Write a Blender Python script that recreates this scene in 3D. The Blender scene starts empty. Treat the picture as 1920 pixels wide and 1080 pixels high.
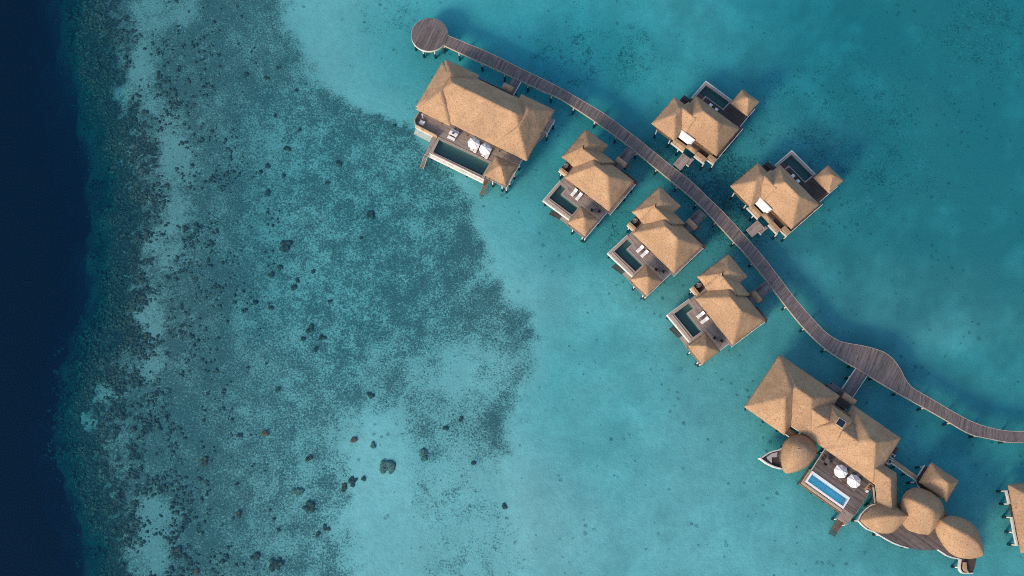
import bpy, bmesh, math, random
import numpy as np
from mathutils import Vector, Matrix, noise as mn
random.seed(7)
S = bpy.context.scene
COL = S.collection
R = math.radians
SC = 1.147                      # metres per survey unit
# ------------------------------------------------------------------ camera (drone looking down, tilted 14 degrees)
F_PX, TILT, ROLL, HT = 1720.87, R(14.1278), R(0.6378), 136.0
fw = np.array([0, math.sin(TILT), -math.cos(TILT)])
r0 = np.array([1.0, 0, 0]); up0 = np.array([0, math.cos(TILT), math.sin(TILT)])
rt = r0*math.cos(ROLL) + up0*math.sin(ROLL); upv = -r0*math.sin(ROLL) + up0*math.cos(ROLL)
def un(px, py, z=0.0):
    """survey point at height z that the photograph shows at (px, py)"""
    d = fw + rt*((px-960)/F_PX) - upv*((py-540)/F_PX)
    t = (z-HT)/d[2]
    return (d[0]*t, d[1]*t, z)
cam = bpy.data.cameras.new('camera'); co = bpy.data.objects.new('camera', cam); COL.objects.link(co)
M = Matrix((tuple(rt)+(0,), tuple(upv)+(0,), tuple(-fw)+(0,), (0, 0, 0, 1))).transposed()
M = Matrix(((rt[0], upv[0], -fw[0], 0), (rt[1], upv[1], -fw[1], 0), (rt[2], upv[2], -fw[2], HT*SC), (0, 0, 0, 1)))
co.matrix_world = M
cam.sensor_width = 36; cam.lens = 36*F_PX/1920; cam.clip_start = 1; cam.clip_end = 5000
S.camera = co

# ------------------------------------------------------------------ light
SUN_EL, SUN_AZ = 28.0, (-0.68, -0.733)
S.world = bpy.data.worlds.new('World'); S.world.use_nodes = True
nt = S.world.node_tree; bg = nt.nodes['Background']
sky = nt.nodes.new('ShaderNodeTexSky'); sky.sky_type = 'NISHITA'; sky.sun_disc = False
sky.sun_elevation = R(SUN_EL); sky.sun_rotation = math.atan2(SUN_AZ[0], SUN_AZ[1]) % (2*math.pi)
sky.air_density = 1.0; sky.dust_density = 1.2; sky.ozone_density = 1.0
nt.links.new(sky.outputs[0], bg.inputs[0]); bg.inputs[1].default_value = 0.148
sl = bpy.data.lights.new('sun', 'SUN'); sl.energy = 1.9; sl.angle = R(13.0); sl.color = (1.0, 0.78, 0.55)
so = bpy.data.objects.new('sun', sl); COL.objects.link(so)
ce = math.cos(R(SUN_EL)); sd = Vector((SUN_AZ[0]*ce, SUN_AZ[1]*ce, math.sin(R(SUN_EL))))
so.rotation_euler = sd.to_track_quat('Z', 'Y').to_euler(); so.location = (-60, -60, 120)
S.view_settings.view_transform = 'Standard'; S.view_settings.look = 'None'
S.view_settings.exposure = 0.77; S.view_settings.gamma = 1
S.render.engine = 'CYCLES'
S.cycles.use_denoising = False; S.cycles.filter_width = 1.0
S.cycles.max_bounces = 8; S.cycles.transparent_max_bounces = 12; S.cycles.volume_bounces = 0

# ------------------------------------------------------------------ materials
MAT = {}
class NT:
    def __init__(s, name):
        s.m = bpy.data.materials.new(name); s.m.use_nodes = True; s.t = s.m.node_tree
        s.b = s.t.nodes['Principled BSDF']; s.out = s.t.nodes['Material Output']; MAT[name] = s.m
    def n(s, typ, **kw):
        x = s.t.nodes.new(typ)
        for k, v in kw.items(): setattr(x, k, v)
        return x
    def l(s, a, b): s.t.links.new(a, b)
    def val(s, x, sock):
        if hasattr(x, 'is_linked') or hasattr(x, 'links'): s.l(x, sock)
        else: sock.default_value = x
    def math(s, op, a, b=0.0, clamp=False):
        x = s.n('ShaderNodeMath', operation=op, use_clamp=clamp); s.val(a, x.inputs[0]); s.val(b, x.inputs[1]); return x.outputs[0]
    def noise(s, vec, scale, detail=4, rough=0.55, dist=0.0, dim='3D'):
        x = s.n('ShaderNodeTexNoise', noise_dimensions=dim); x.inputs['Scale'].default_value = scale
        x.inputs['Detail'].default_value = detail; x.inputs['Roughness'].default_value = rough; x.inputs['Distortion'].default_value = dist
        if vec is not None: s.l(vec, x.inputs['Vector'])
        return x.outputs['Fac']
    def ramp(s, v, lo, hi, a=0.0, b=1.0):
        x = s.n('ShaderNodeMapRange', interpolation_type='SMOOTHSTEP'); s.val(v, x.inputs[0])
        x.inputs[1].default_value = lo; x.inputs[2].default_value = hi; x.inputs[3].default_value = a; x.inputs[4].default_value = b
        return x.outputs[0]
    def mix(s, f, a, b):
        x = s.n('ShaderNodeMix', data_type='RGBA'); s.val(f, x.inputs[0])
        for v, i in ((a, 6), (b, 7)):
            if isinstance(v, tuple): x.inputs[i].default_value = v if len(v) == 4 else v+(1,)
            else: s.l(v, x.inputs[i])
        return x.outputs[2]
    def obj(s): return s.n('ShaderNodeTexCoord').outputs['Object']
    def uv(s): return s.n('ShaderNodeTexCoord').outputs['UV']
    def mapping(s, vec, scale):
        x = s.n('ShaderNodeMapping'); x.inputs['Scale'].default_value = scale; s.l(vec, x.inputs['Vector']); return x.outputs[0]
    def attr(s, name):
        return s.n('ShaderNodeAttribute', attribute_name=name).outputs['Fac']
    def bump(s, h, strength=0.5, dist=0.1):
        x = s.n('ShaderNodeBump'); x.inputs['Strength'].default_value = strength; x.inputs['Distance'].default_value = dist
        s.l(h, x.inputs['Height']); s.l(x.outputs[0], s.b.inputs['Normal'])
    def fin(s, col, rough=0.7, spec=0.3):
        if isinstance(col, tuple): s.b.inputs['Base Color'].default_value = col+(1,)
        else: s.l(col, s.b.inputs['Base Color'])
        s.b.inputs['Roughness'].default_value = rough; s.b.inputs['Specular IOR Level'].default_value = spec
        return s.m

def mk_thatch(name, base, dark, pale):
    t = NT(name); oi = t.n('ShaderNodeObjectInfo'); ad = t.n('ShaderNodeVectorMath', operation='ADD'); t.l(t.obj(), ad.inputs[0])
    t.l(t.math('MULTIPLY', oi.outputs['Random'], 73.0), ad.inputs[1]); o = ad.outputs[0]
    n1 = t.noise(o, 4.6, 8, 0.75, 0.6); n2 = t.noise(o, 0.35, 3, 0.5); n3 = t.noise(o, 8.0, 3, 0.6)
    n4 = t.noise(t.mapping(o, (1, 1, 3.0)), 1.5, 4, 0.6, 1.0)
    c = t.mix(t.ramp(n2, 0.35, 0.65), base, pale)
    c = t.mix(t.ramp(t.noise(o, 0.22, 5, 0.65, 0.8), 0.50, 0.68, 0, 0.45), c, tuple(x*k for x, k in zip(base, (0.74, 0.80, 0.88))))
    c = t.mix(t.ramp(n1, 0.47, 0.64, 0, 0.70), c, dark)
    c = t.mix(t.ramp(n4, 0.55, 0.70, 0, 0.32), c, dark)
    c = t.mix(t.ramp(n3, 0.58, 0.72, 0, 0.5), c, tuple(min(1, x*1.25) for x in pale))
    hv = t.n('ShaderNodeHueSaturation'); t.l(c, hv.inputs['Color']); t.l(t.math('ADD', 0.86, t.math('MULTIPLY', oi.outputs['Random'], 0.15)), hv.inputs['Value']); c = hv.outputs[0]
    h = t.math('ADD', n1, t.math('MULTIPLY', n3, 0.5))
    t.bump(h, 0.35, 0.09)
    return t.fin(c, 0.9, 0.1)
mk_thatch('thatch', (0.395, 0.252, 0.150), (0.15, 0.09, 0.055), (0.465, 0.300, 0.182))
mk_thatch('thatch_weathered', (0.38, 0.25, 0.16), (0.18, 0.11, 0.07), (0.45, 0.30, 0.19))

def mk_deck(name, a, b, c, across=5.0, along=0.35):
    t = NT(name); uv = t.uv()
    n1 = t.noise(t.mapping(uv, (along, across, 1)), 1.0, 5, 0.75)
    n2 = t.noise(t.mapping(uv, (0.5, 1.1, 1)), 1.0, 3, 0.6)
    n3 = t.noise(t.mapping(uv, (1.2, across*3, 1)), 1.0, 2, 0.6)
    col = t.mix(t.ramp(n1, 0.36, 0.62), a, b)
    col = t.mix(t.ramp(n2, 0.42, 0.68, 0, 0.6), col, c)
    col = t.mix(t.ramp(n3, 0.56, 0.66, 0, 0.6), col, tuple(x*0.42 for x in a))
    t.bump(n3, 0.4, 0.03)
    return t.fin(col, 0.85, 0.15)
mk_deck('boardwalk_wood', (0.085, 0.071, 0.069), (0.20, 0.168, 0.162), (0.145, 0.115, 0.108), 2.6, 0.12)
mk_deck('deck_wood', (0.22, 0.172, 0.148), (0.38, 0.31, 0.275), (0.31, 0.24, 0.205), 4.0, 0.3)
mk_deck('dark_wood', (0.055, 0.042, 0.040), (0.10, 0.075, 0.066), (0.08, 0.055, 0.05), 4.0, 0.3)  # dark wood colour, also used for painted shade on some decks
mk_deck('brown_wood', (0.15, 0.075, 0.045), (0.22, 0.115, 0.07), (0.18, 0.09, 0.055), 4.0, 0.3)
mk_deck('tan_wood', (0.36, 0.24, 0.145), (0.46, 0.32, 0.20), (0.40, 0.27, 0.17), 4.0, 0.3)

def mk_plain(name, col, var=0.15, rough=0.6, scale=1.5, spec=0.3):
    t = NT(name); o = t.obj(); n = t.noise(o, scale, 5, 0.6)
    c = t.mix(t.ramp(n, 0.3, 0.7), tuple(x*(1-var) for x in col), tuple(min(1, x*(1+var*0.6)) for x in col))
    t.bump(n, 0.15, 0.02)
    return t.fin(c, rough, spec)
mk_plain('white_paint', (0.60, 0.58, 0.54), 0.12)
mk_plain('cream_wood', (0.44, 0.355, 0.275), 0.15)
mk_plain('canvas', (0.82, 0.81, 0.79), 0.05, 0.9, 2.0, 0.1)
mk_plain('cushion_white', (0.83, 0.82, 0.81), 0.04, 0.9, 3.0, 0.1)
mk_plain('cushion_lilac', (0.42, 0.37, 0.38), 0.08, 0.9, 3.0, 0.1)
mk_plain('charcoal', (0.045, 0.043, 0.045), 0.2, 0.7)
mk_plain('grey_fabric', (0.16, 0.14, 0.145), 0.12, 0.9)
mk_plain('dark_pile_base', (0.018, 0.022, 0.022), 0.3, 0.4)
mk_plain('wall_wood', (0.15, 0.095, 0.06), 0.25)
mk_plain('stone_coping', (0.36, 0.285, 0.235), 0.15, 0.7, 4)
mk_plain('pool_tile_dark', (0.15, 0.20, 0.20), 0.25, 0.5, 6)
mk_plain('pool_tile_blue', (0.22, 0.80, 0.95), 0.10, 0.4, 0.6)
mk_plain('pool_tile_pale', (0.55, 0.68, 0.76), 0.06, 0.4, 3)
mk_plain('steel', (0.45, 0.46, 0.48), 0.1, 0.35)
mk_plain('porcelain', (0.8, 0.8, 0.79), 0.03, 0.25)
t = NT('glass_dark'); t.fin((0.012, 0.02, 0.035), 0.08, 0.5)
t = NT('net'); n = t.n('ShaderNodeTexBrick'); t.l(t.mapping(t.uv(), (4, 4, 4)), n.inputs['Vector'])
n.inputs['Color1'].default_value = n.inputs['Color2'].default_value = (0.45, 0.47, 0.44, 1); n.inputs['Mortar'].default_value = (0.62, 0.62, 0.58, 1)
tr = t.n('ShaderNodeBsdfTransparent'); mx = t.n('ShaderNodeMixShader'); mx.inputs[0].default_value = 0.62
t.fin(n.outputs['Color'], 0.9, 0.1); t.l(tr.outputs[0], mx.inputs[1]); t.l(t.b.outputs[0], mx.inputs[2]); t.l(mx.outputs[0], t.out.inputs['Surface'])

def mk_clear(name, tint, gl, volume=None, back=None, bf=0.0, rip=((1.2, 0.5), (4.0, 0.3)), bstr=0.25):
    """clear water: see-through surface, Fresnel sky reflection, and (sea) absorption by depth"""
    t = NT(name); t.t.nodes.remove(t.b)
    o = t.obj()
    h = t.math('ADD', t.math('MULTIPLY', t.noise(o, rip[0][0], 4, 0.6, 0.4), rip[0][1]), t.math('MULTIPLY', t.noise(o, rip[1][0], 3, 0.6, 0.4), rip[1][1]))
    bp = t.n('ShaderNodeBump'); bp.inputs['Strength'].default_value = bstr; bp.inputs['Distance'].default_value = 0.12; t.l(h, bp.inputs['Height'])
    tr = t.n('ShaderNodeBsdfTransparent'); tr.inputs[0].default_value = tint+(1,)
    g = t.n('ShaderNodeBsdfGlossy'); g.inputs['Roughness'].default_value = 0.12; g.inputs['Color'].default_value = (gl, gl, gl, 1); t.l(bp.outputs[0], g.inputs['Normal'])
    fr = t.n('ShaderNodeFresnel'); fr.inputs['IOR'].default_value = 1.33; t.l(bp.outputs[0], fr.inputs['Normal'])
    ge = t.n('ShaderNodeNewGeometry'); refl = t.math('MULTIPLY', fr.outputs[0], t.math('SUBTRACT', 1.0, ge.outputs['Backfacing']))   # no total reflection for straight rays leaving the water
    base = tr.outputs[0]
    if back:
        d = t.n('ShaderNodeBsdfDiffuse'); d.inputs[0].default_value = back+(1,); t.l(bp.outputs[0], d.inputs['Normal'])
        m0 = t.n('ShaderNodeMixShader'); m0.inputs[0].default_value = bf
        t.l(base, m0.inputs[1]); t.l(d.outputs[0], m0.inputs[2]); base = m0.outputs[0]
    m1 = t.n('ShaderNodeMixShader'); t.l(refl, m1.inputs[0]); t.l(base, m1.inputs[1]); t.l(g.outputs[0], m1.inputs[2])
    t.l(m1.outputs[0], t.out.inputs['Surface'])
    if volume:
        va = t.n('ShaderNodeVolumeAbsorption'); va.inputs['Color'].default_value = volume[0]+(1,); va.inputs['Density'].default_value = volume[1]
        t.l(va.outputs[0], t.out.inputs['Volume'])
    return t.m
# absorption per metre = density * (1 - colour)
mk_clear('sea_water', (0.97, 1.0, 0.99), 0.55, ((0.0, 0.860, 0.912), 0.56), (0.0, 0.085, 0.22), 0.12)
mk_clear('plunge_pool_water', (0.72, 0.92, 0.90), 0.7, None, (0.02, 0.07, 0.08), 0.25, bstr=0.15)
mk_clear('blue_pool_water', (0.88, 0.98, 1.0), 0.6, None, (0.08, 0.5, 0.75), 0.10, bstr=0.15)

# seabed
t = NT('seabed'); o = t.obj()
rub = t.attr('rubble'); cor = t.attr('coral')
n1 = t.noise(o, 2.9, 6, 0.8, 0.1); n2 = t.noise(o, 0.085, 5, 0.6, 0.5); n3 = t.noise(o, 2.6, 4, 0.65); n5 = t.noise(o, 0.33, 6, 0.62, 0.4)
dens = t.math('MULTIPLY', rub, t.math('ADD', t.math('MULTIPLY', n2, 1.0), 0.5))
v = t.math('ADD', t.math('ADD', t.math('MULTIPLY', t.math('SUBTRACT', n1, 0.5), 1.7), t.math('MULTIPLY', t.math('SUBTRACT', n5, 0.5), 0.75)), t.math('MULTIPLY', dens, 0.60))
m_r = t.math('MULTIPLY', t.ramp(v, 0.34, 0.64), t.ramp(rub, 0.02, 0.2))
sand = t.mix(t.ramp(n2, 0.3, 0.7), (0.62, 0.60, 0.55), (0.72, 0.70, 0.65))
sand = t.mix(t.ramp(n5, 0.45, 0.75, 0, 0.35), sand, (0.44, 0.45, 0.42))
sand = t.mix(t.ramp(t.noise(o, 1.1, 7, 0.75), 0.42, 0.62, 0, 0.30), sand, (0.40, 0.41, 0.38))
sand = t.mix(t.math('MULTIPLY', t.ramp(rub, 0.15, 0.8), 0.55), sand, (0.42, 0.44, 0.41))
sand = t.mix(t.attr('algae_vignette'), sand, (0.26, 0.27, 0.25))
col = t.mix(t.math('MULTIPLY', m_r, 0.86), sand, (0.115, 0.13, 0.125))
fleck = t.math('MULTIPLY', t.ramp(n3, 0.57, 0.70), t.ramp(rub, 0.1, 0.6, 0, 0.75))
col = t.mix(fleck, col, (0.62, 0.60, 0.55))
dots = t.n('ShaderNodeTexVoronoi'); dots.inputs['Scale'].default_value = 0.62; dots.inputs['Randomness'].default_value = 1.0; t.l(o, dots.inputs['Vector'])
dsize = t.math('ADD', 0.05, t.math('MULTIPLY', t.ramp(t.noise(o, 0.12, 4, 0.6), 0.42, 0.68), 0.20))
dm = t.math('LESS_THAN', dots.outputs['Distance'], dsize)
dm = t.math('MULTIPLY', dm, t.ramp(n1, 0.40, 0.56, 0.0, 0.6))
col = t.mix(dm, col, (0.10, 0.10, 0.085))
nc = t.noise(o, 0.62, 8, 0.76, 0.5)
m_c = t.ramp(t.math('ADD', t.math('MULTIPLY', t.math('SUBTRACT', nc, 0.5), 2.6), cor), 0.46, 0.62)
m_c = t.math('MULTIPLY', m_c, t.ramp(cor, 0.02, 0.15))
ccol = t.mix(t.ramp(n3, 0.4, 0.62), (0.025, 0.029, 0.024), (0.105, 0.10, 0.08))
vo = t.n('ShaderNodeTexVoronoi'); vo.inputs['Scale'].default_value = 1.5; t.l(o, vo.inputs['Vector'])
ccol = t.mix(t.ramp(vo.outputs['Distance'], 0.15, 0.55, 0, 0.75), ccol, (0.016, 0.019, 0.017))
ccol = t.mix(t.ramp(n1, 0.48, 0.64, 0, 0.7), ccol, (0.24, 0.24, 0.20))
col = t.mix(t.math('MULTIPLY', m_c, 0.92), col, ccol)
hh = t.math('ADD', t.math('MULTIPLY', n1, m_r), t.math('ADD', t.math('MULTIPLY', m_c, 1.4), t.math('MULTIPLY', n3, 0.3)))
t.bump(hh, 0.7, 0.35)
t.fin(col, 0.95, 0.05)
def mk_coral(name, a, b):
    t = NT(name); o = t.obj(); n1 = t.noise(o, 2.2, 6, 0.7); n2 = t.noise(o, 6.0, 4, 0.7)
    c = t.mix(t.ramp(n1, 0.35, 0.65), a, b); c = t.mix(t.ramp(n2, 0.55, 0.7, 0, 0.5), c, tuple(min(1, x*2.2) for x in b))
    t.bump(t.math('ADD', n1, n2), 1.0, 0.2); t.fin(c, 0.95, 0.05)
mk_coral('coral_dark', (0.045, 0.050, 0.040), (0.15, 0.135, 0.10))
mk_coral('coral_brown', (0.07, 0.05, 0.033), (0.19, 0.125, 0.08))
mk_coral('coral_red', (0.16, 0.06, 0.03), (0.40, 0.16, 0.08))
mk_coral('coral_pale', (0.11, 0.125, 0.10), (0.25, 0.27, 0.21))

# ------------------------------------------------------------------ mesh helpers (survey units in, metres out)
CTX = [0.0, 0.0, 0.0]
class MB:
    def __init__(s): s.v = []; s.f = []; s.mi = []; s.uv = []
    def face(s, pts, mi=0, rot=False, uvs=None):
        i = len(s.v); s.v += [tuple(p) for p in pts]; s.f.append(list(range(i, i+len(pts)))); s.mi.append(mi)
        s.uv.append(uvs if uvs else [((p[1], p[0]) if rot else (p[0], p[1])) for p in pts])
    def prism(s, poly, z0, z1, mi=0, side=None, rot=False):
        side = mi if side is None else side
        area = sum(poly[i][0]*poly[(i+1) % len(poly)][1]-poly[(i+1) % len(poly)][0]*poly[i][1] for i in range(len(poly)))
        if area < 0: poly = poly[::-1]
        s.face([(x, y, z1) for x, y in [p[:2] for p in poly]], mi, rot); s.face([(x, y, z0) for x, y in [p[:2] for p in poly]][::-1], mi, rot)
        n = len(poly)
        for i in range(n):
            a, b = poly[i], poly[(i+1) % n]
            s.face([(a[0], a[1], z0), (b[0], b[1], z0), (b[0], b[1], z1), (a[0], a[1], z1)], side)
        return s
    def box(s, u0, u1, v0, v1, z0, z1, mi=0, rot=False):
        return s.prism([(u0, v0), (u1, v0), (u1, v1), (u0, v1)], z0, z1, mi, None, rot)
    def tube(s, p, q, r, r2=None, seg=8, mi=0):
        p, q = Vector(p), Vector(q); r2 = r if r2 is None else r2; d = (q-p).normalized()
        a = d.orthogonal().normalized(); b = d.cross(a)
        A = [p+(a*math.cos(k*2*math.pi/seg)+b*math.sin(k*2*math.pi/seg))*r for k in range(seg)]
        B = [q+(a*math.cos(k*2*math.pi/seg)+b*math.sin(k*2*math.pi/seg))*r2 for k in range(seg)]
        for k in range(seg): s.face([A[k], A[(k+1) % seg], B[(k+1) % seg], B[k]], mi)
        s.face(B, mi); s.face(A[::-1], mi); return s
    def strip(s, path, w, z0, z1, mi=0, closed=False):
        """a beam of width w following a polyline"""
        n = len(path); P = [Vector(p[:2]) for p in path]; L = []; Rr = []
        for i in range(n):
            a = P[(i-1) % n] if (closed or i > 0) else P[i]; b = P[(i+1) % n] if (closed or i < n-1) else P[i]
            d1 = (P[i]-a).normalized() if (P[i]-a).length > 1e-6 else (b-P[i]).normalized()
            d2 = (b-P[i]).normalized() if (b-P[i]).length > 1e-6 else d1
            t = (d1+d2).normalized(); nn = Vector((-t.y, t.x)); k = 1/max(0.5, nn.dot(Vector((-d1.y, d1.x))))
            L.append(P[i]+nn*w/2*k); Rr.append(P[i]-nn*w/2*k)
        rng = range(n) if closed else range(n-1)
        for i in rng:
            j = (i+1) % n
            s.prism([Rr[i], Rr[j], L[j], L[i]], z0, z1, mi)
        return s
    def build(s, name, mats, parent=None, smooth=False, bevel=0.0):
        me = bpy.data.meshes.new(name)
        me.from_pydata([((p[0]-CTX[0])*SC, (p[1]-CTX[1])*SC, (p[2]-CTX[2])*SC) for p in s.v], [], s.f)
        mats = [mats] if isinstance(mats, str) else mats
        for m in mats: me.materials.append(MAT[m])
        me.polygons.foreach_set('material_index', s.mi)
        ul = me.uv_layers.new(name='UVMap'); flat = [c for f in s.uv for p in f for c in p]; ul.data.foreach_set('uv', flat)
        bm = bmesh.new(); bm.from_mesh(me); bmesh.ops.remove_doubles(bm, verts=bm.verts, dist=1e-4); bm.to_mesh(me); bm.free()
        if smooth: me.polygons.foreach_set('use_smooth', [True]*len(me.polygons))
        o = bpy.data.objects.new(name, me); COL.objects.link(o)
        if parent is not None: o.parent = parent
        if bevel:
            md = o.modifiers.new('bevel', 'BEVEL'); md.width = bevel; md.segments = 2; md.limit_method = 'ANGLE'
        return o
def tag(o, label=None, cat=None, group=None, kind=None):
    if label: o['label'] = label
    if cat: o['category'] = cat
    if group: o['group'] = group
    if kind: o['kind'] = kind
    return o
class Frame:
    def __init__(s, ox, oy, deg): s.o = (ox, oy); s.a = R(deg)
    def w(s, u, v):
        c, n = math.cos(s.a), math.sin(s.a); return (s.o[0]+c*u-n*v, s.o[1]+n*u+c*v)
    def inv(s, x, y):
        c, n = math.cos(s.a), math.sin(s.a); dx, dy = x-s.o[0], y-s.o[1]; return (c*dx+n*dy, -n*dx+c*dy)
    def px(s, X, Y, z, crop=None):
        """frame coordinates of the photo point (X, Y) - given in an enlarged crop (x0, y0, factor) - at height z"""
        if crop: X, Y = crop[0]+X/crop[2], crop[1]+Y/crop[2]
        p = un(X, Y, z); return s.inv(p[0], p[1])
def thing(name, label, cat, fr, u, v, z=0.0, group=None, rz=0.0):
    """an Empty at the thing's base; sets CTX so parts are given in the frame's own coordinates"""
    o = bpy.data.objects.new(name, None); COL.objects.link(o); o.empty_display_size = 0.5
    x, y = fr.w(u, v); o.location = (x*SC, y*SC, z*SC); o.rotation_euler = (0, 0, fr.a+rz)
    tag(o, label, cat, group); CTX[:] = [u, v, z]; return o
def dup(root, label=None):
    r = root.copy(); COL.objects.link(r)
    if label: r['label'] = label
    for ch in list(root.children):
        c = ch.copy(); COL.objects.link(c); c.parent = r
        for g in list(ch.children):
            d = g.copy(); COL.objects.link(d); d.parent = c
    return r
WORLD = Frame(0, 0, 0)

# ---- thatch
def thatch(name, faces, parent, mat='thatch', thick=0.30, L=0.36, smooth=1, amp=0.05):
    """faces: lists of (u, v, z) corners; subdivided, softened and roughened into a thick thatched surface"""
    bm = bmesh.new(); cache = {}
    def vert(p):
        k = tuple(round(c, 3) for c in p)
        if k not in cache: cache[k] = bm.verts.new(p)
        return cache[k]
    for f in faces:
        vs = []
        for p in f:
            q = vert(p)
            if q not in vs: vs.append(q)
        if len(vs) > 2:
            try: bm.faces.new(vs)
            except ValueError: pass
    bmesh.ops.triangulate(bm, faces=bm.faces)
    for _ in range(7):
        es = [e for e in bm.edges if e.calc_length() > L*1.5]
        if not es: break
        bmesh.ops.subdivide_edges(bm, edges=es, cuts=1)
        bmesh.ops.triangulate(bm, faces=[f for f in bm.faces if len(f.verts) > 3])
    bmesh.ops.recalc_face_normals(bm, faces=bm.faces)
    if sum(f.normal.z for f in bm.faces) < 0: bmesh.ops.reverse_faces(bm, faces=bm.faces)
    inner = [v for v in bm.verts if not v.is_boundary]
    for _ in range(smooth): bmesh.ops.smooth_vert(bm, verts=inner, factor=0.32, use_axis_x=True, use_axis_y=True, use_axis_z=True)
    bm.normal_update()
    sd_ = random.uniform(0, 90)
    for v in bm.verts:
        p = v.co + Vector((sd_, 0, 0))
        d = mn.noise(p*0.9)*amp*1.3 + mn.noise(p*3.1)*amp
        if v.is_boundary:
            v.co.x += mn.noise(p*2.3)*0.05; v.co.y += mn.noise(p*2.3+Vector((9, 9, 9)))*0.05; v.co.z += d*0.6
        else: v.co += v.normal*d
    bmesh.ops.solidify(bm, geom=list(bm.faces), thickness=thick)
    for v in bm.verts: v.co = Vector(((v.co.x-CTX[0])*SC, (v.co.y-CTX[1])*SC, (v.co.z-CTX[2])*SC))
    me = bpy.data.meshes.new(name); bm.to_mesh(me); bm.free(); me.materials.append(MAT[mat])
    me.polygons.foreach_set('use_smooth', [True]*len(me.polygons))
    o = bpy.data.objects.new(name, me); COL.objects.link(o); o.parent = parent
    return o
def hip(u0, u1, v0, v1, ze, ra, rb, zr):
    c = [(u0, v0, ze), (u1, v0, ze), (u1, v1, ze), (u0, v1, ze)]; a = (*ra, zr); b = (*rb, zr)
    if abs(ra[0]-rb[0]) >= abs(ra[1]-rb[1]):       # ridge along u
        return [[c[0], c[1], b, a], [c[1], c[2], b], [c[2], c[3], a, b], [c[3], c[0], a]]
    return [[c[0], c[1], a], [c[1], c[2], b, a], [c[2], c[3], b], [c[3], c[0], a, b]]
def resample(pts, n):
    P = [Vector(p) for p in pts]; d = [0]
    for a, b in zip(P, P[1:]): d.append(d[-1]+(b-a).length)
    out = []
    for k in range(n):
        s = d[-1]*k/(n-1); i = max(j for j in range(len(d)) if d[j] <= s+1e-9); i = min(i, len(P)-2)
        f = (s-d[i])/max(1e-9, d[i+1]-d[i]); out.append(P[i].lerp(P[i+1], f))
    return out
def smooth_path(pts, n, closed=False):
    """Catmull-Rom through the points"""
    P = [Vector(p) for p in pts]; m = len(P); out = []
    segs = m if closed else m-1
    for i in range(segs):
        p0 = P[(i-1) % m] if (closed or i > 0) else P[0]; p1 = P[i]; p2 = P[(i+1) % m]; p3 = P[(i+2) % m] if (closed or i < m-2) else P[-1]
        for k in range(n):
            t = k/n; out.append(0.5*((2*p1)+(p2-p0)*t+(2*p0-5*p1+4*p2-p3)*t*t+(3*p1-p0-3*p2+p3)*t**3))
    if not closed: out.append(P[-1])
    return out
def leaf(name, chainA, chainB, ridge, parent, bulge=0.2, mat='thatch', n=22, m=7):
    """upturned-hull roof: two eave chains between the same tips, lofted to a keel"""
    A = resample(smooth_path(chainA, 6), n); B = resample(smooth_path(chainB, 6), n); K = resample(smooth_path(ridge, 6), n)
    F = []
    for ch in (A, B):
        rows = []
        for i in range(n):
            row = []
            for j in range(m+1):
                t = j/m; p = ch[i].lerp(K[i], t); p = p.copy(); p.z += bulge*math.sin(math.pi*t)*0.9*(K[i].z-ch[i].z)/2.6; row.append(tuple(p))
            rows.append(row)
        for i in range(n-1):
            for j in range(m): F.append([rows[i][j], rows[i+1][j], rows[i+1][j+1], rows[i][j+1]])
    return thatch(name, F, parent, mat, 0.28, 0.5, 1)
def dome(name, outline, apex, parent, bulge=0.6, mat='thatch', n=36, m=9):
    O = resample(smooth_path(outline, 6, True)+[Vector(outline[0])], n+1)[:-1]; K = Vector(apex); F = []
    rows = []
    for p0 in O:
        row = []
        for j in range(m+1):
            t = j/m; p = p0.lerp(K, t); p = p.copy(); p.z += bulge*math.sin(math.pi*min(1, t*1.0)); row.append(tuple(p))
        rows.append(row)
    for i in range(n):
        k = (i+1) % n
        for j in range(m): F.append([rows[i][j], rows[k][j], rows[k][j+1], rows[i][j+1]])
    return thatch(name, F, parent, mat, 0.28, 0.5, 1)

def pile(parent, u, v, ztop=1.75, r=0.105, zb=-1.9):
    m = MB(); m.tube((u, v, zb), (u, v, 0.32), r*1.6, seg=10, mi=1); m.tube((u, v, 0.32), (u, v, ztop), r, seg=10, mi=0)
    return m.build('pile', ['white_paint', 'dark_pile_base'], parent, False)  # near-black lower section, white above
def stair(name, parent, p0, p1, width, n, mat):
    """flight of open treads between two stringers, from p0 (top) to p1 (bottom)"""
    p0, p1 = Vector(p0), Vector(p1); d = Vector((p1.x-p0.x, p1.y-p0.y)); L = d.length; d.normalize(); q = Vector((-d.y, d.x)); m = MB()
    for k in range(n):
        t = (k+0.5)/n; c = p0.lerp(p1, t); w = L/n*0.36
        a = Vector((c.x, c.y)); m.prism([a-d*w-q*width/2, a+d*w-q*width/2, a+d*w+q*width/2, a-d*w+q*width/2], c.z-0.05, c.z)
    for sgn in (-1, 1):
        off = q*sgn*(width/2+0.05); A = p0+Vector((off.x, off.y, 0)); B = p1+Vector((off.x, off.y, 0))
        m.face([A+Vector((q.x*.04, q.y*.04, .05)), B+Vector((q.x*.04, q.y*.04, .05)), B+Vector((-q.x*.04, -q.y*.04, .05)), A+Vector((-q.x*.04, -q.y*.04, .05))])
        for s2 in (-.04, .04):
            o2 = Vector((q.x*s2, q.y*s2, 0)); m.face([A+o2+Vector((0, 0, .05)), B+o2+Vector((0, 0, .05)), B+o2-Vector((0, 0, .2)), A+o2-Vector((0, 0, .2))])
    return m.build(name, mat, parent)
def wall_box(parent, u0, u1, v0, v1, z0, z1):
    w = MB().box(u0, u1, v0, v1, z0, z1).build('wall', 'wall_wood', parent)
    return w
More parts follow.
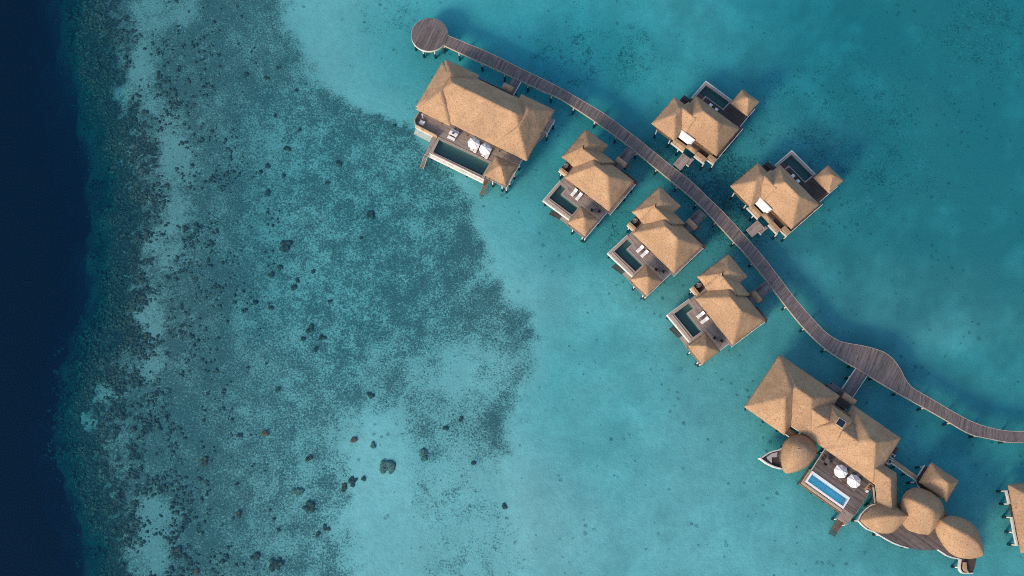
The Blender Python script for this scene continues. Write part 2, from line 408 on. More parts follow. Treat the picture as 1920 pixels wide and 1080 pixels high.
def glazing(parent, u0, u1, v, z0, z1, side=-1):
    g = MB().box(u0, u1, min(v, v+side*0.05), max(v, v+side*0.05), z0, z1).build('glazed_door', 'glass_dark', parent)
    return g
def fascia(parent, path, w=0.10, z0=1.55, z1=1.93, mat='white_paint', name='edge_beam', closed=False):
    return MB().strip(path, w, z0, z1, 0, closed).build(name, mat, parent)
def pool(parent, outer, inner, z=1.92, zw=1.72, floor=0.85, rim='stone_coping', tile='pool_tile_dark', water='plunge_pool_water', outside='white_paint'):
    """rim with the same number of corners inside and out; a shell, a floor and the water as a sub-part"""
    m = MB(); n = len(outer)
    for i in range(n):
        j = (i+1) % n; a, b, c, d = outer[i], outer[j], inner[j], inner[i]
        m.face([(*a, z), (*b, z), (*c, z), (*d, z)], 0)
        m.face([(*a, 0.9), (*b, 0.9), (*b, z), (*a, z)], 1)
        m.face([(*d, z), (*c, z), (*c, floor), (*d, floor)], 2)
    m.face([(*p, floor) for p in inner], 2); m.face([(*p, floor-0.12) for p in outer], 1)
    p = m.build('plunge_pool', [rim, outside, tile], parent)
    w = MB(); w.face([(*q, zw) for q in inner]); w.build('pool_water', water, p)
    return p

# ------------------------------------------------------------------ small furniture (each built once, then copied)
def lounger(fr, u, v, z, rz, label, group, cloth='cushion_white', frame='deck_wood', proto={}):
    key = cloth
    if key not in proto:
        o = thing('sun_lounger', label, 'sun lounger', WORLD, 0, 0, 0, group)
        f = MB().box(-.27, .27, -.66, .66, .22, .26); f.build('frame', frame, o)
        for a in (-.24, .24):
            for b in (-.6, .6): MB().box(a-.025, a+.025, b-.025, b+.025, 0, .22).build('leg', frame, o)
        MB().box(-.255, .255, -.65, .18, .26, .36).build('mattress', cloth, o, bevel=0.03)
        m = MB(); zz = [(.19, .26, .37), (.65, .47, .58)]
        for x in (0,):
            a, b = zz
            m.face([(-.255, a[0], a[2]), (.255, a[0], a[2]), (.255, b[0], b[2]), (-.255, b[0], b[2])])
            m.face([(-.255, a[0], a[1]), (-.255, b[0], b[1]), (.255, b[0], b[1]), (.255, a[0], a[1])])
            for sx in (-.255, .255): m.face([(sx, a[0], a[1]), (sx, b[0], b[1]), (sx, b[0], b[2]), (sx, a[0], a[2])])
            m.face([(-.255, b[0], b[1]), (.255, b[0], b[1]), (.255, b[0], b[2]), (-.255, b[0], b[2])])
            m.face([(-.255, a[0], a[1]), (.255, a[0], a[1]), (.255, a[0], a[2]), (-.255, a[0], a[2])])
        m.build('backrest', cloth, o)
        proto[key] = o
    else: o = dup(proto[key], label)
    o['label'] = label; o['group'] = group
    x, y = fr.w(u, v); o.location = (x*SC, y*SC, z*SC); o.rotation_euler = (0, 0, fr.a+rz); return o
def umbrella(fr, u, v, z, label, group, rz=0.2, proto=[]):
    if not proto:
        o = thing('parasol', label, 'parasol', WORLD, 0, 0, 0, group)
        m = MB(); N = 8; r = 0.99
        for k in range(N):
            a0, a1 = 2*math.pi*k/N, 2*math.pi*(k+1)/N; am = (a0+a1)/2
            P = lambda a, rr, zz: (rr*math.cos(a), rr*math.sin(a), zz)
            e0, e1, em = P(a0, r, 1.95), P(a1, r, 1.95), P(am, r*0.915, 1.93)
            i0, i1, im = P(a0, r*.5, 2.27), P(a1, r*.5, 2.27), P(am, r*.45, 2.24)
            top = (0, 0, 2.55)
            m.face([e0, em, im, i0]); m.face([em, e1, i1, im]); m.face([i0, im, top]); m.face([im, i1, top])
            m.face([e0, P(a0, r, 1.84), P(am, r*.915, 1.83), em]); m.face([em, P(am, r*.915, 1.83), P(a1, r, 1.84), e1])
        m.build('canopy', 'canvas', o)
        cp = MB()
        for k in range(N):
            a0, a1 = 2*math.pi*k/N, 2*math.pi*(k+1)/N
            cp.face([(.2*math.cos(a0), .2*math.sin(a0), 2.50), (.2*math.cos(a1), .2*math.sin(a1), 2.50), (0, 0, 2.62)])
        cp.build('cap', 'canvas', o)
        MB().tube((0, 0, 0), (0, 0, 2.5), .03).build('pole', 'deck_wood', o)
        MB().box(-.28, .28, -.28, .28, 0, .08).build('base', 'steel', o)
        for k in range(N):
            a = 2*math.pi*k/N; MB().tube((0, 0, 2.48), (.97*math.cos(a), .97*math.sin(a), 1.92), .012, seg=5).build('rib', 'deck_wood', o)
        proto.append(o)
    else: o = dup(proto[0], label)
    o['label'] = label; o['group'] = group
    x, y = fr.w(u, v); o.location = (x*SC, y*SC, z*SC); o.rotation_euler = (0, 0, fr.a+rz); return o
def chair(fr, u, v, z, rz, label, group, proto=[]):
    if not proto:
        o = thing('chair', label, 'chair', WORLD, 0, 0, 0, group)
        MB().box(-.2, .2, -.2, .2, .36, .41).build('seat', 'charcoal', o); MB().box(-.2, .2, .17, .21, .41, .78).build('backrest', 'charcoal', o)
        for a in (-.17, .17):
            for b in (-.17, .17): MB().box(a-.02, a+.02, b-.02, b+.02, 0, .36).build('leg', 'charcoal', o)
            MB().box(a-.025, a+.025, -.18, .18, .56, .6).build('armrest', 'charcoal', o)
        proto.append(o)
    else: o = dup(proto[0], label)
    o['label'] = label; o['group'] = group
    x, y = fr.w(u, v); o.location = (x*SC, y*SC, z*SC); o.rotation_euler = (0, 0, fr.a+rz); return o
def round_table(fr, u, v, z, label, group, proto=[]):
    if not proto:
        o = thing('round_table', label, 'table', WORLD, 0, 0, 0, group)
        MB().tube((0, 0, .60), (0, 0, .64), .36, seg=20).build('table_top', 'grey_fabric', o); MB().tube((0, 0, .03), (0, 0, .6), .04).build('stem', 'charcoal', o)
        MB().tube((0, 0, 0), (0, 0, .03), .2, seg=16).build('foot', 'charcoal', o)
        proto.append(o)
    else: o = dup(proto[0], label)
    o['label'] = label; o['group'] = group
    x, y = fr.w(u, v); o.location = (x*SC, y*SC, z*SC); o.rotation_euler = (0, 0, fr.a); return o
# ------------------------------------------------------------------ sea, seabed, reef
XE = [(-400, 128), (0, 128), (60, 126), (100, 134), (200, 162), (300, 182), (370, 194), (450, 184), (550, 182), (600, 168), (640, 150), (680, 128), (720, 133), (780, 118), (850, 116), (900, 138), (960, 154), (1000, 162), (1080, 174), (1500, 190)]
XR = [(-400, 520), (0, 545), (60, 555), (120, 580), (160, 612), (200, 668), (215, 720), (250, 790), (330, 855), (370, 888), (430, 908), (520, 932), (560, 962), (600, 988), (650, 1015), (690, 1022), (720, 1008), (745, 985), (770, 968), (830, 955), (900, 960), (1000, 985), (1080, 1000), (1500, 1040)]
def curve(T, y): return np.interp(y, [p[0] for p in T], [p[1] for p in T])
def sst(a, b, x):
    t = np.clip((x-a)/(b-a), 0, 1); return t*t*(3-2*t)
def blob(X, Y, cx, cy, rx, ry, soft=0.6):
    d = np.sqrt(((X-cx)/rx)**2+((Y-cy)/ry)**2); return 1-sst(1-soft, 1+soft, d)
def nz_(X, Y):
    return np.array([mn.noise(Vector((a*0.016, b*0.016, 5.0)))+0.7*mn.noise(Vector((a*0.05, b*0.05, 8.0))) for a, b in zip(np.ravel(X), np.ravel(Y))]).reshape(np.shape(X))
def zones(X, Y):
    """depth, rubble cover and coral cover of the seabed surveyed from the photo"""
    nn = nz_(X, Y); d = X-curve(XE, Y)-30+24*nn; e = curve(XR, Y)-X
    nn2 = nz_(X*1.7+300, Y*1.7+90)
    # depth
    lag = 1.05+0.80*sst(1050, 1650, X)*sst(1150, 250, Y)+0.30*sst(1250, 1800, X)
    lag += 0.75*blob(X, Y, 960, 60, 230, 120)+0.35*blob(X, Y, 1000, 180, 260, 120)+0.4*blob(X, Y, 1350, 60, 300, 160)
    lag += 0.25*blob(X, Y, 1120, 700, 120, 200)-0.25*blob(X, Y, 850, 980, 220, 160)-0.2*blob(X, Y, 1790, 625, 60, 40)-0.3*blob(X, Y, 1760, 560, 260, 90)
    lag += 0.6*blob(X, Y, 1150, 330, 220, 160)+0.4*blob(X, Y, 1750, 840, 260, 90)
    flat = 0.95+0.25*blob(X, Y, 620, 420, 260, 260)-0.15*blob(X, Y, 330, 420, 120, 260)
    s = sst(-30, 60, e); depth = flat*s+lag*(1-s)
    out = np.clip(-d, 0, None); crest = sst(60, 0, d)
    depth = 0.60*depth+crest*0.4+out*0.045+sst(20, 150, out)*6+sst(120, 330, out)*14
    # cover
    rub = sst(-26, 34, e+22*nn+18*nn2)*sst(-80, -10, d)
    rub *= 0.76+0.10*sst(500, 700, X)*sst(800, 500, Y)+0.16*sst(560, 300, X)+0.10*sst(300, 0, Y)
    rub *= 1-0.80*blob(X+22*nn, Y+25*nn2, 705, 860, 60, 90)-0.78*blob(X+22*nn, Y+25*nn2, 715, 1010, 70, 130)
    rub *= 1-0.42*sst(690, 760, X)*sst(800, 900, Y)
    rub += 0.28*np.clip(blob(X, Y, 950, 750, 45, 110), 0, 1)+0.10*sst(90, 10, e)*sst(-25, 20, e)*sst(760, 700, Y)
    rub *= 1-0.45*blob(X, Y, 920, 700, 120, 60)
    rub = np.maximum(rub, 0.40*blob(X, Y, 1130, 95, 130, 75)+0.30*blob(X, Y, 1560, 260, 260, 190)+0.34*blob(X, Y, 1860, 60, 110, 90)+0.34*blob(X, Y, 1310, 330, 90, 60)+0.36*blob(X, Y, 1160, 440, 70, 60)+0.36*blob(X, Y, 1370, 410, 70, 70)+0.3*blob(X, Y, 725, 20, 70, 60)+0.12)
    cor = sst(-420, -40, d)*(0.13+0.36*sst(300, 30, d))*sst(420, 250, d)
    cor += 0.12*sst(-60, 10, d)*sst(90, 20, d)+0.45*sst(40, -20, d)*sst(-260, -90, d)
    cor *= 1-0.15*sst(90, 160, d)
    for cx, cy, r in ((265, 145, 30), (225, 182, 18), (290, 200, 22), (275, 105, 26), (280, 20, 40), (350, 15, 30), (330, 400, 30), (300, 470, 30), (335, 310, 34), (285, 600, 26), (290, 690, 20), (285, 965, 36), (290, 1040, 34), (165, 790, 14), (200, 740, 16), (320, 250, 30)):
        k = blob(X+16*nn, Y+20*nn2, cx, cy, r, r*1.1, 0.6); cor *= 1-0.85*k; rub *= 1-0.5*k
    cor += 0.25*blob(X, Y, 250, 625, 34, 26)+0.2*blob(X, Y, 290, 288, 22, 20)+0.2*blob(X, Y, 170, 910, 20, 30)
    alg = 0.60*sst(1050, 1550, X)*sst(1150, 300, Y)+0.30*blob(X, Y, 980, 70, 240, 130)+0.30*sst(1400, 1750, X)+0.15*sst(930, 1050, X)+0.25*blob(X, Y, 1150, 330, 220, 160)-0.25*blob(X, Y, 1790, 625, 60, 40)+0.30*nn*sst(900, 1100, X)+0.95*sst(60, -30, d)+0.55*sst(420, 200, d)+0.22*sst(700, 350, X)+0.18*blob(X, Y, 650, 130, 150, 130)  # left-hand ramp also puts edge-of-frame dimming into the algae tone
    return depth, np.clip(rub, 0, 1.2), np.clip(cor, 0, 1.1), np.clip(alg, 0, 1)
def to_px(P):
    d = P-np.array([0, 0, HT]); z = d@fw; return 960+F_PX*(d@rt)/z, 540-F_PX*(d@upv)/z
def axis(lo, hi, step, far):
    a = list(np.arange(lo, hi+1e-6, step)); g = step
    while a[0] > -far: g *= 1.5; a.insert(0, a[0]-g)
    g = step
    while a[-1] < far: g *= 1.5; a.append(a[-1]+g)
    return np.array(a)
xs = axis(-95, 105, 0.9, 700); ys = axis(-30, 100, 0.9, 700)
GX, GY = np.meshgrid(xs, ys); P = np.stack([GX.ravel(), GY.ravel(), np.full(GX.size, -1.0)], -1)
cl = np.stack([np.clip(P[:, 0], -120, 130), np.clip(P[:, 1], -60, 130), P[:, 2]], -1)
px_, py_ = to_px(cl); dep, rubv, corv, algv = zones(px_, py_)
nz = np.array([mn.noise(Vector((p[0]*0.11, p[1]*0.11, 3.0)))+0.5*mn.noise(Vector((p[0]*0.35, p[1]*0.35, 9.0))) for p in P])
dep = np.clip(dep*(1+0.07*nz)+np.clip(dep-3, 0, 30)*0.12*nz, 0.35, 42)
me = bpy.data.meshes.new('seabed'); nx, ny = len(xs), len(ys)
V = np.stack([P[:, 0], P[:, 1], -dep], -1)*SC
me.from_pydata([tuple(v) for v in V], [], [(j*nx+i, j*nx+i+1, (j+1)*nx+i+1, (j+1)*nx+i) for j in range(ny-1) for i in range(nx-1)])
me.materials.append(MAT['seabed']); me.polygons.foreach_set('use_smooth', [True]*len(me.polygons))
for nm, arr in (('rubble', rubv), ('coral', corv), ('algae_vignette', algv)):
    at = me.attributes.new(nm, 'FLOAT', 'POINT'); at.data.foreach_set('value', arr.astype(np.float32))
sb = bpy.data.objects.new('seabed', me); COL.objects.link(sb); tag(sb, kind='structure')
CTX[:] = [0, 0, 0]
wm = MB().box(-690, 690, -690, 690, -60, 0).build('water', 'sea_water'); tag(wm, kind='structure')

def seabed_at(X, Y):
    d = zones(np.array([X], float), np.array([Y], float))[0][0]; return un(X, Y, -d)
def lump(bm, c, r, squash, rnd, sub=2):
    squash *= 0.62
    res = bmesh.ops.create_icosphere(bm, subdivisions=sub, radius=1.0); off = Vector((rnd.uniform(0, 50), rnd.uniform(0, 50), 0))
    sx, sy = rnd.uniform(.8, 1.25), rnd.uniform(.8, 1.25)
    for v in res['verts']:
        k = 1+0.45*mn.noise(v.co*1.4+off)+0.4*mn.noise(v.co*3.6+off)
        v.co = Vector((c[0]+v.co.x*r*k*sx, c[1]+v.co.y*r*k*sy, c[2]+v.co.z*r*k*squash))*SC
rnd = random.Random(11)
def ico(sub):
    b_ = bmesh.new(); bmesh.ops.create_icosphere(b_, subdivisions=sub, radius=1.0)
    r_ = ([v.co.copy() for v in b_.verts], [[v.index for v in f.verts] for f in b_.faces]); b_.free(); return r_
ICO1, ICO2 = ico(1), ico(2)
VV, FF = [], []; cnt = 0
cand_x, cand_y = [], []
for _ in range(80000):
    Y = rnd.uniform(-60, 1140); cand_x.append(rnd.triangular(-40, 400, 70)); cand_y.append(Y)
cand_y = np.array(cand_y); cand_x = np.array(cand_x)+curve(XE, cand_y)
cd, _r, cc, _a = zones(cand_x, cand_y)
for X, Y, d_, c in zip(cand_x, cand_y, cd, cc):
    if cnt >= 9000: break
    x, y, z = un(X, Y, -d_); g = 0.5+mn.noise(Vector((x*0.24, y*0.24, 1.7)))*0.75+mn.noise(Vector((x*0.8, y*0.8, 4.2)))*0.8
    if rnd.random() > c*1.35 or g < 0.60: continue
    r = rnd.choice((.07, .08, .1, .12, .14, .16, .19, .23, .3)); vs, fs = ICO2 if r > .3 else ICO1
    off = Vector((rnd.uniform(0, 50), rnd.uniform(0, 50), 0)); n0 = len(VV); sx, sy = rnd.uniform(.7, 1.4), rnd.uniform(.7, 1.4)
    for v in vs:
        k = 1+0.7*mn.noise(v*1.1+off)+0.35*mn.noise(v*2.6+off)
        VV.append(((x+v.x*r*k*sx)*SC, (y+v.y*r*k*sy)*SC, (z+v.z*r*k*.42)*SC))
    FF += [[i+n0 for i in f] for f in fs]; cnt += 1
me = bpy.data.meshes.new('coral_reef'); me.from_pydata(VV, [], FF); me.materials.append(MAT['coral_dark']); me.polygons.foreach_set('use_smooth', [True]*len(me.polygons))
cr = bpy.data.objects.new('coral_reef', me); COL.objects.link(cr); tag(cr, 'dark coral growth crowding the reef crest along the drop-off', 'coral reef', kind='stuff')
# isolated coral heads: photo position, radius in photo pixels, material, lumps, label
CG = 'coral heads scattered over the reef flat'
small = 'small dark coral head, one of the scattered ones on the open reef flat'
HEADS = [
 (500, 147, 7, 'coral_brown', 3, 'brown coral head with a dark tail, topmost of the big ones on the reef flat'),
 (462, 140, 7, 'coral_dark', 2, 'dark blurred coral head just west of the topmost brown coral head'),
 (520, 128, 6, 'coral_dark', 3, 'dark ragged coral head just north east of the topmost brown coral head'),
 (537, 277, 8, 'coral_dark', 3, 'dark wedge of coral with a thin tail trailing north on the upper reef flat'),
 (273, 212, 7, 'coral_dark', 2, 'dark round coral head beside the pale sand pockets of the upper reef crest'),
 (503, 313, 6, 'coral_dark', 2, 'round dark coral head south west of the wedge of coral with a tail'),
 (635, 305, 7, 'coral_dark', 4, 'dark forked coral cluster nearest the large villa with two parasols'),
 (537, 462, 11, 'coral_dark', 9, 'large round brown coral head in the middle of the reef flat'),
 (523, 500, 8, 'coral_dark', 4, 'coral head just south of the large round one in the middle of the reef flat'),
 (697, 403, 9, 'coral_dark', 5, 'knobbly dark coral head standing alone at the east side of the reef flat'),
 (583, 617, 10, 'coral_dark', 6, 'tall narrow coral head, western one of a close pair on the central reef flat'),
 (605, 633, 8, 'coral_dark', 4, 'squat brown coral head, eastern one of a close pair on the central reef flat'),
 (662, 825, 7, 'coral_red', 2, 'round rust-red coral head on the edge of the sandy tongue'),
 (583, 857, 9, 'coral_brown', 3, 'twin-lobed brown coral head west of the rust-red one'),
 (497, 812, 6, 'coral_red', 1, 'small round rust-coloured coral head alone at the south west of the reef flat'),
 (646, 914, 8, 'coral_brown', 3, 'brown coral head of two round knobs beside the sandy tongue'),
 (662, 902, 9, 'coral_dark', 5, 'dark branching coral just north east of the two brown knobs'),
 (682, 898, 5, 'coral_dark', 1, 'small dark coral ball at the sand edge, east of the branching coral'),
 (560, 925, 11, 'coral_pale', 6, 'flat pale wedge of coral south of the twin-lobed brown head'),
 (580, 948, 11, 'coral_dark', 8, 'dark triangle of coral joined to the pale wedge'),
 (610, 993, 7, 'coral_dark', 3, 'slanting oblong coral head south of the dark triangle of coral'),
 (727, 877, 13, 'coral_pale', 16, 'large pale speckled coral head on the bright sand'),
 (700, 837, 6, 'coral_pale', 2, 'small pale coral head north of the large speckled one on the sand'),
 (795, 852, 10, 'coral_pale', 5, 'pale oval coral ring east of the large speckled head'),
 (448, 965, 7, 'coral_brown', 2, 'brown coral head standing alone in the lower reef flat'),
 (477, 1043, 9, 'coral_dark', 6, 'dark crescent of coral near the bottom edge of the reef flat'),
 (517, 1057, 11, 'coral_dark', 8, 'wide dark coral patch near the bottom edge, east of the crescent'),
 (385, 867, 10, 'coral_brown', 4, 'brown coral head with a pale knob at the landward side of the reef crest'),
 (693, 740, 8, 'coral_dark', 4, 'dark coral cluster on the eastern reef flat, north of the sandy tongue'),
 (332, 1037, 10, 'coral_dark', 8, 'tall dark coral column beside the lowest sand pocket of the reef crest'),
 (368, 1072, 6, 'coral_red', 2, 'rust-red coral head at the very bottom of the reef crest'),
]
for X, Y, r in ((557, 170, 4), (560, 245, 5), (515, 218, 4), (613, 343, 5), (508, 516, 6), (558, 527, 5), (552, 538, 6), (587, 510, 4), (502, 360, 6), (570, 635, 5), (593, 653, 5), (507, 577, 5), (677, 447, 4), (452, 817, 5), (523, 994, 4), (595, 1003, 5), (443, 908, 4), (887, 868, 5), (863, 787, 5), (833, 803, 5), (520, 731, 5), (945, 948, 5), (740, 235, 4), (620, 565, 4)):
    HEADS.append((X, Y, r, 'coral_dark', 2, None))
for X, Y, r, mt, k, lab in HEADS:
    p = seabed_at(X, Y); bm = bmesh.new(); R_ = r/12.2
    for i in range(k):
        a = rnd.uniform(0, 6.28); q = 0 if i == 0 else R_*rnd.uniform(.35, .8)
        s_ = R_*(0.72 if k < 3 else rnd.uniform(.32, .55)) if k > 1 else R_
        lump(bm, (q*math.cos(a), q*math.sin(a), 0.05), s_, .7, rnd, 2)
    me = bpy.data.meshes.new('coral_head'); bm.to_mesh(me); bm.free(); me.materials.append(MAT[mt]); me.polygons.foreach_set('use_smooth', [True]*len(me.polygons))
    o = bpy.data.objects.new('coral_head', me); COL.objects.link(o); o.location = [c*SC for c in p]
    tag(o, lab or small, 'coral head', CG if lab else 'small dark coral heads on the open reef flat')

# ------------------------------------------------------------------ boardwalk
Z = 1.9
def pz(pts, crop=None, z=Z):
    out = []
    for X, Y in pts:
        if crop: X, Y = crop[0]+X/crop[2], crop[1]+Y/crop[2]
        out.append(un(X, Y, z)[:2])
    return out
UP = [(840, 66.7), (880, 83.3), (920, 100), (973.3, 126.7), (1041.7, 160), (1100, 193.3), (1138, 216.7), (1172, 242), (1200, 263.3), (1256, 308.7), (1296, 340), (1328, 370.7), (1360, 401.5), (1421.3, 470), (1453.3, 510), (1496, 566)]
e5 = (1540, 600, 5.047)
UP += [(e5[0]+x/e5[2], e5[1]+y/e5[2]) for x, y in ((0, 75), (60, 130), (190, 205), (400, 245), (560, 290), (660, 350), (740, 450), (790, 550), (860, 640), (980, 710), (1200, 840), (1400, 950), (1560, 1010), (1750, 1048), (1918, 1055))]+[(1985, 809), (2060, 804)]
LO = [(832.5, 85), (893.3, 113.3), (961.7, 145), (1023, 173.3), (1050, 185), (1100, 216.7), (1133, 240), (1177.3, 272.7), (1226.7, 313), (1258.5, 339), (1314.7, 388), (1376, 453.3), (1392, 470), (1436, 524.7), (1496, 602)]
LO += [(e5[0]+x/e5[2], e5[1]+y/e5[2]) for x, y in ((0, 240), (180, 370), (330, 455), (435, 520), (650, 650), (900, 790), (1150, 930), (1400, 1075))]+[(1858, 823), (1890, 829), (1920, 830), (1985, 829), (2060, 824)]
up_ = smooth_path([Vector((*p, Z)) for p in pz(UP)], 6); lo_ = smooth_path([Vector((*p, Z)) for p in pz(LO)], 6)
NB = 260
# pair the edges by arc position, slightly corrected so that planks stay square to the walk
A_ = resample(up_, NB); B0 = resample(lo_, 1200); B_ = []; j0 = 0
for i, a in enumerate(A_):
    tdir = (A_[min(i+1, NB-1)]-A_[max(i-1, 0)]).normalized()
    best = min(range(j0, min(len(B0), j0+60)), key=lambda j: abs((B0[j]-a).dot(tdir))+0.02*(B0[j]-a).length)
    f = i/(NB-1); tgt = int(f*1199); best = int(0.35*best+0.65*max(j0, tgt)) if abs(best-tgt) < 120 else tgt
    best = min(1199, max(j0, best)); B_.append(B0[best]); j0 = best
bw = thing('boardwalk', 'long curved grey-brown timber boardwalk on stilts linking all the villas', 'boardwalk', WORLD, 25, 60)
m = MB(); s_ = 0.0
for i in range(NB-1):
    ds = ((A_[i+1]-A_[i]).length+(B_[i+1]-B_[i]).length)/2
    w = (A_[i]-B_[i]).length
    m.face([B_[i], B_[i+1], A_[i+1], A_[i]], 0, False, [(0, s_), (0, s_+ds), (w, s_+ds), (w, s_)])
    dn = Vector((0, 0, -.12))
    m.face([A_[i]+dn, A_[i+1]+dn, B_[i+1]+dn, B_[i]+dn]); m.face([B_[i]+dn, B_[i+1]+dn, B_[i+1], B_[i]]); m.face([A_[i], A_[i+1], A_[i+1]+dn, A_[i]+dn])
    s_ += ds
m.build('decking', 'boardwalk_wood', bw)
for path in (A_, B_):
    MB().strip([(p.x, p.y) for p in path[::2]], .06, 1.56, 1.925).build('edge_beam', 'cream_wood', bw)
per = 9
for i in range(6, NB-4, per):
    for p, q in ((A_[i], B_[i]), (B_[i], A_[i])):
        c = p.lerp(q, .12); pile(bw, c.x, c.y, 1.78)
    m = MB(); a, b = A_[i], B_[i]; m.strip([(a.x, a.y), (b.x, b.y)], .14, 1.52, 1.77); m.build('cross_beam', 'wall_wood', bw)
# round end platform
c1 = (740, 0, 6)
e_l, e_r, e_t, e_b = [un(740+x/6, y/6, Z) for x, y in ((186, 390), (598, 385), (400, 206), (392, 572))]
cx, cy = (e_l[0]+e_r[0])/2, (e_t[1]+e_b[1])/2; RR = ((e_r[0]-e_l[0])+(e_t[1]-e_b[1]))/4
rp = thing('round_platform', 'round timber platform on white stilts at the end of the boardwalk', 'jetty platform', WORLD, cx, cy)
ring = [(cx+RR*math.cos(2*math.pi*k/64), cy+RR*math.sin(2*math.pi*k/64)) for k in range(64)]
m = MB(); ca, sa = math.cos(R(68)), math.sin(R(68))
m.face([(x, y, 1.945) for x, y in ring], 0, False, [(ca*x+sa*y, -sa*x+ca*y) for x, y in ring])
for k in range(64): a, b = ring[k], ring[(k+1) % 64]; m.face([(*a, 1.8), (*b, 1.8), (*b, 1.945), (*a, 1.945)])
m.build('decking', 'boardwalk_wood', rp)
MB().strip(ring, .10, 1.50, 1.90, 0, True).build('edge_beam', 'white_paint', rp)
for k in range(9): pile(rp, cx+RR*.93*math.cos(R(40*k+8)), cy+RR*.93*math.sin(R(40*k+8)), 1.75, .11)
for k in range(3): pile(rp, cx+RR*.4*math.cos(R(120*k)), cy+RR*.4*math.sin(R(120*k)), 1.75, .11)

# ------------------------------------------------------------------ villa type on the lagoon side (three of them)
def rot_frame(P, rot, deg): return Frame(P[0], P[1], math.degrees(rot)+deg)
FA = [rot_frame((13.75482, 63.08726), .12597480, -46), rot_frame((25.48204, 53.44738), 0, -46), rot_frame((35.93590, 42.42040), -.12716487, -46)]
FB = [rot_frame((36.25423, 82.70373), 0, -39.5), rot_frame((51.48633, 69.88191), -.16075455, -39.5)]
LV = ['small thatched villa on the reef side of the boardwalk, nearest the round platform',
      'small thatched villa on the reef side of the boardwalk, middle one of three',
      'small thatched villa on the reef side of the boardwalk, nearest the lodge']
GA = 'water villas on the reef side of the boardwalk'
def villa_a(fr, label):
    o = thing('water_villa', label, 'villa', fr, 7, -11, 0, GA)
    thatch('thatched_roof', hip(3.18, 11.82, -13.45, -7.12, 4.3, (6.3, -10.35), (8.6, -10.35), 8.05), o)
    thatch('bedroom_roof', hip(.72, 5.17, -11.12, -5.06, 4.3, (2.88, -8.75), (2.88, -7.5), 6.95), o)
    thatch('link_roof', [[(2.6, -11.08, 4.28), (6.4, -11.08, 4.28), (6.4, -8.75, 6.8), (2.6, -8.75, 6.8)], [(2.6, -8.75, 6.8), (6.6, -8.75, 6.8), (7.5, -6.55, 4.3), (2.6, -6.55, 4.3)]], o)
    thatch('pavilion_roof', hip(7.95, 11.45, -18.8, -15.36, 4.2, (9.68, -17.05), (9.70, -17.05), 6.1), o)
    thatch('porch_roof', hip(7.3, 9.2, -6.28, -5.35, 3.95, (7.75, -5.82), (8.75, -5.82), 4.35), o, thick=.2)
    d = MB()
    d.prism([(2.6, -13.47), (4.23, -13.47), (4.23, -14.9), (7.6, -14.9), (7.78, -18.4), (11.25, -18.4), (11.25, -12.9), (11.85, -12.9), (11.85, -6.5), (2.6, -6.5)], 1.72, 1.9)
    d.build('decking', 'deck_wood', o)
    MB().prism([(9.3, -6.5), (12.2, -6.5), (11.9, -5.9), (9.3, -5.9)], 1.66, 1.86).build('dark_back_deck', 'dark_wood', o)  # dark slab along the rear edge of the deck
    MB().box(1.3, 2.6, -12.05, -6.2, 1.66, 1.86).build('bath_deck', 'dark_wood', o)
    b = MB().box(1.36, 2.82, -12.25, -11.85, 1.5, 2.55); b.build('screen_wall', 'tan_wood', o)
    fascia(o, [(1.30, -12.30), (2.6, -12.30)], .07, 1.4, 1.78)
    bt = MB(); bt.prism([(1.75+.33*math.cos(k*.5236), -11.1+.55*math.sin(k*.5236)) for k in range(12)], 1.88, 2.28); bt.build('bathtub', 'grey_fabric', o)
    MB().tube((1.45, -11.1, 1.86), (1.45, -11.1, 2.6), .03).tube((1.45, -11.1, 2.6), (1.75, -10.95, 2.6), .03).build('tap', 'steel', o)
    pool(o, [(2.56, -17.5), (7.75, -17.35), (7.75, -14.9), (4.23, -14.9), (4.23, -13.5), (2.56, -13.5)], [(2.98, -16.75), (7.43, -16.65), (7.43, -15.15), (3.98, -15.15), (3.98, -13.9), (2.98, -13.9)])
    MB().box(2.9, 7.4, -17.18, -17.04, 1.925, 2.0).build('kerb', 'cream_wood', o)
    fascia(o, [(2.50, -13.45), (2.50, -17.62), (7.8, -17.47)], .12, 1.2, 1.85, 'white_paint', 'pool_ledge')
    fascia(o, [(11.33, -18.35), (11.33, -12.95)], .09)
    fascia(o, [(11.93, -12.9), (11.93, -6.5)], .09)
    wall_box(o, 3.9, 11.1, -12.7, -7.8, 1.9, 4.75); wall_box(o, 1.5, 4.4, -10.4, -5.9, 1.8, 4.6)
    for a in (4.6, 6.5, 8.4): glazing(o, a, a+1.6, -12.7, 1.95, 4.1)
    for u, v in ((8.9, -18.25), (10.8, -18.25), (11.2, -18.1), (11.2, -14.7), (11.8, -10.4), (11.8, -8.6), (11.8, -6.9), (1.75, -12.2), (2.7, -17.3), (7.6, -17.2), (2.7, -13.7), (5, -9), (8.5, -9.5), (1.5, -6.5), (4.8, -6.6)): pile(o, u, v, 1.7)
    for u, v in ((8.3, -18.4), (11.1, -18.4), (11.1, -15.7), (8.3, -15.7)): MB().tube((u, v, 1.9), (u, v, 4.35), .07).build('post', 'wall_wood', o)
    MB().box(6.3, 7.9, -18.15, -17.55, 1.1, 1.2).build('landing', 'deck_wood', o)
    stair('stair', o, (6.2, -17.85, 1.05), (4.2, -17.85, -.1), .6, 9, 'dark_wood')
    return o
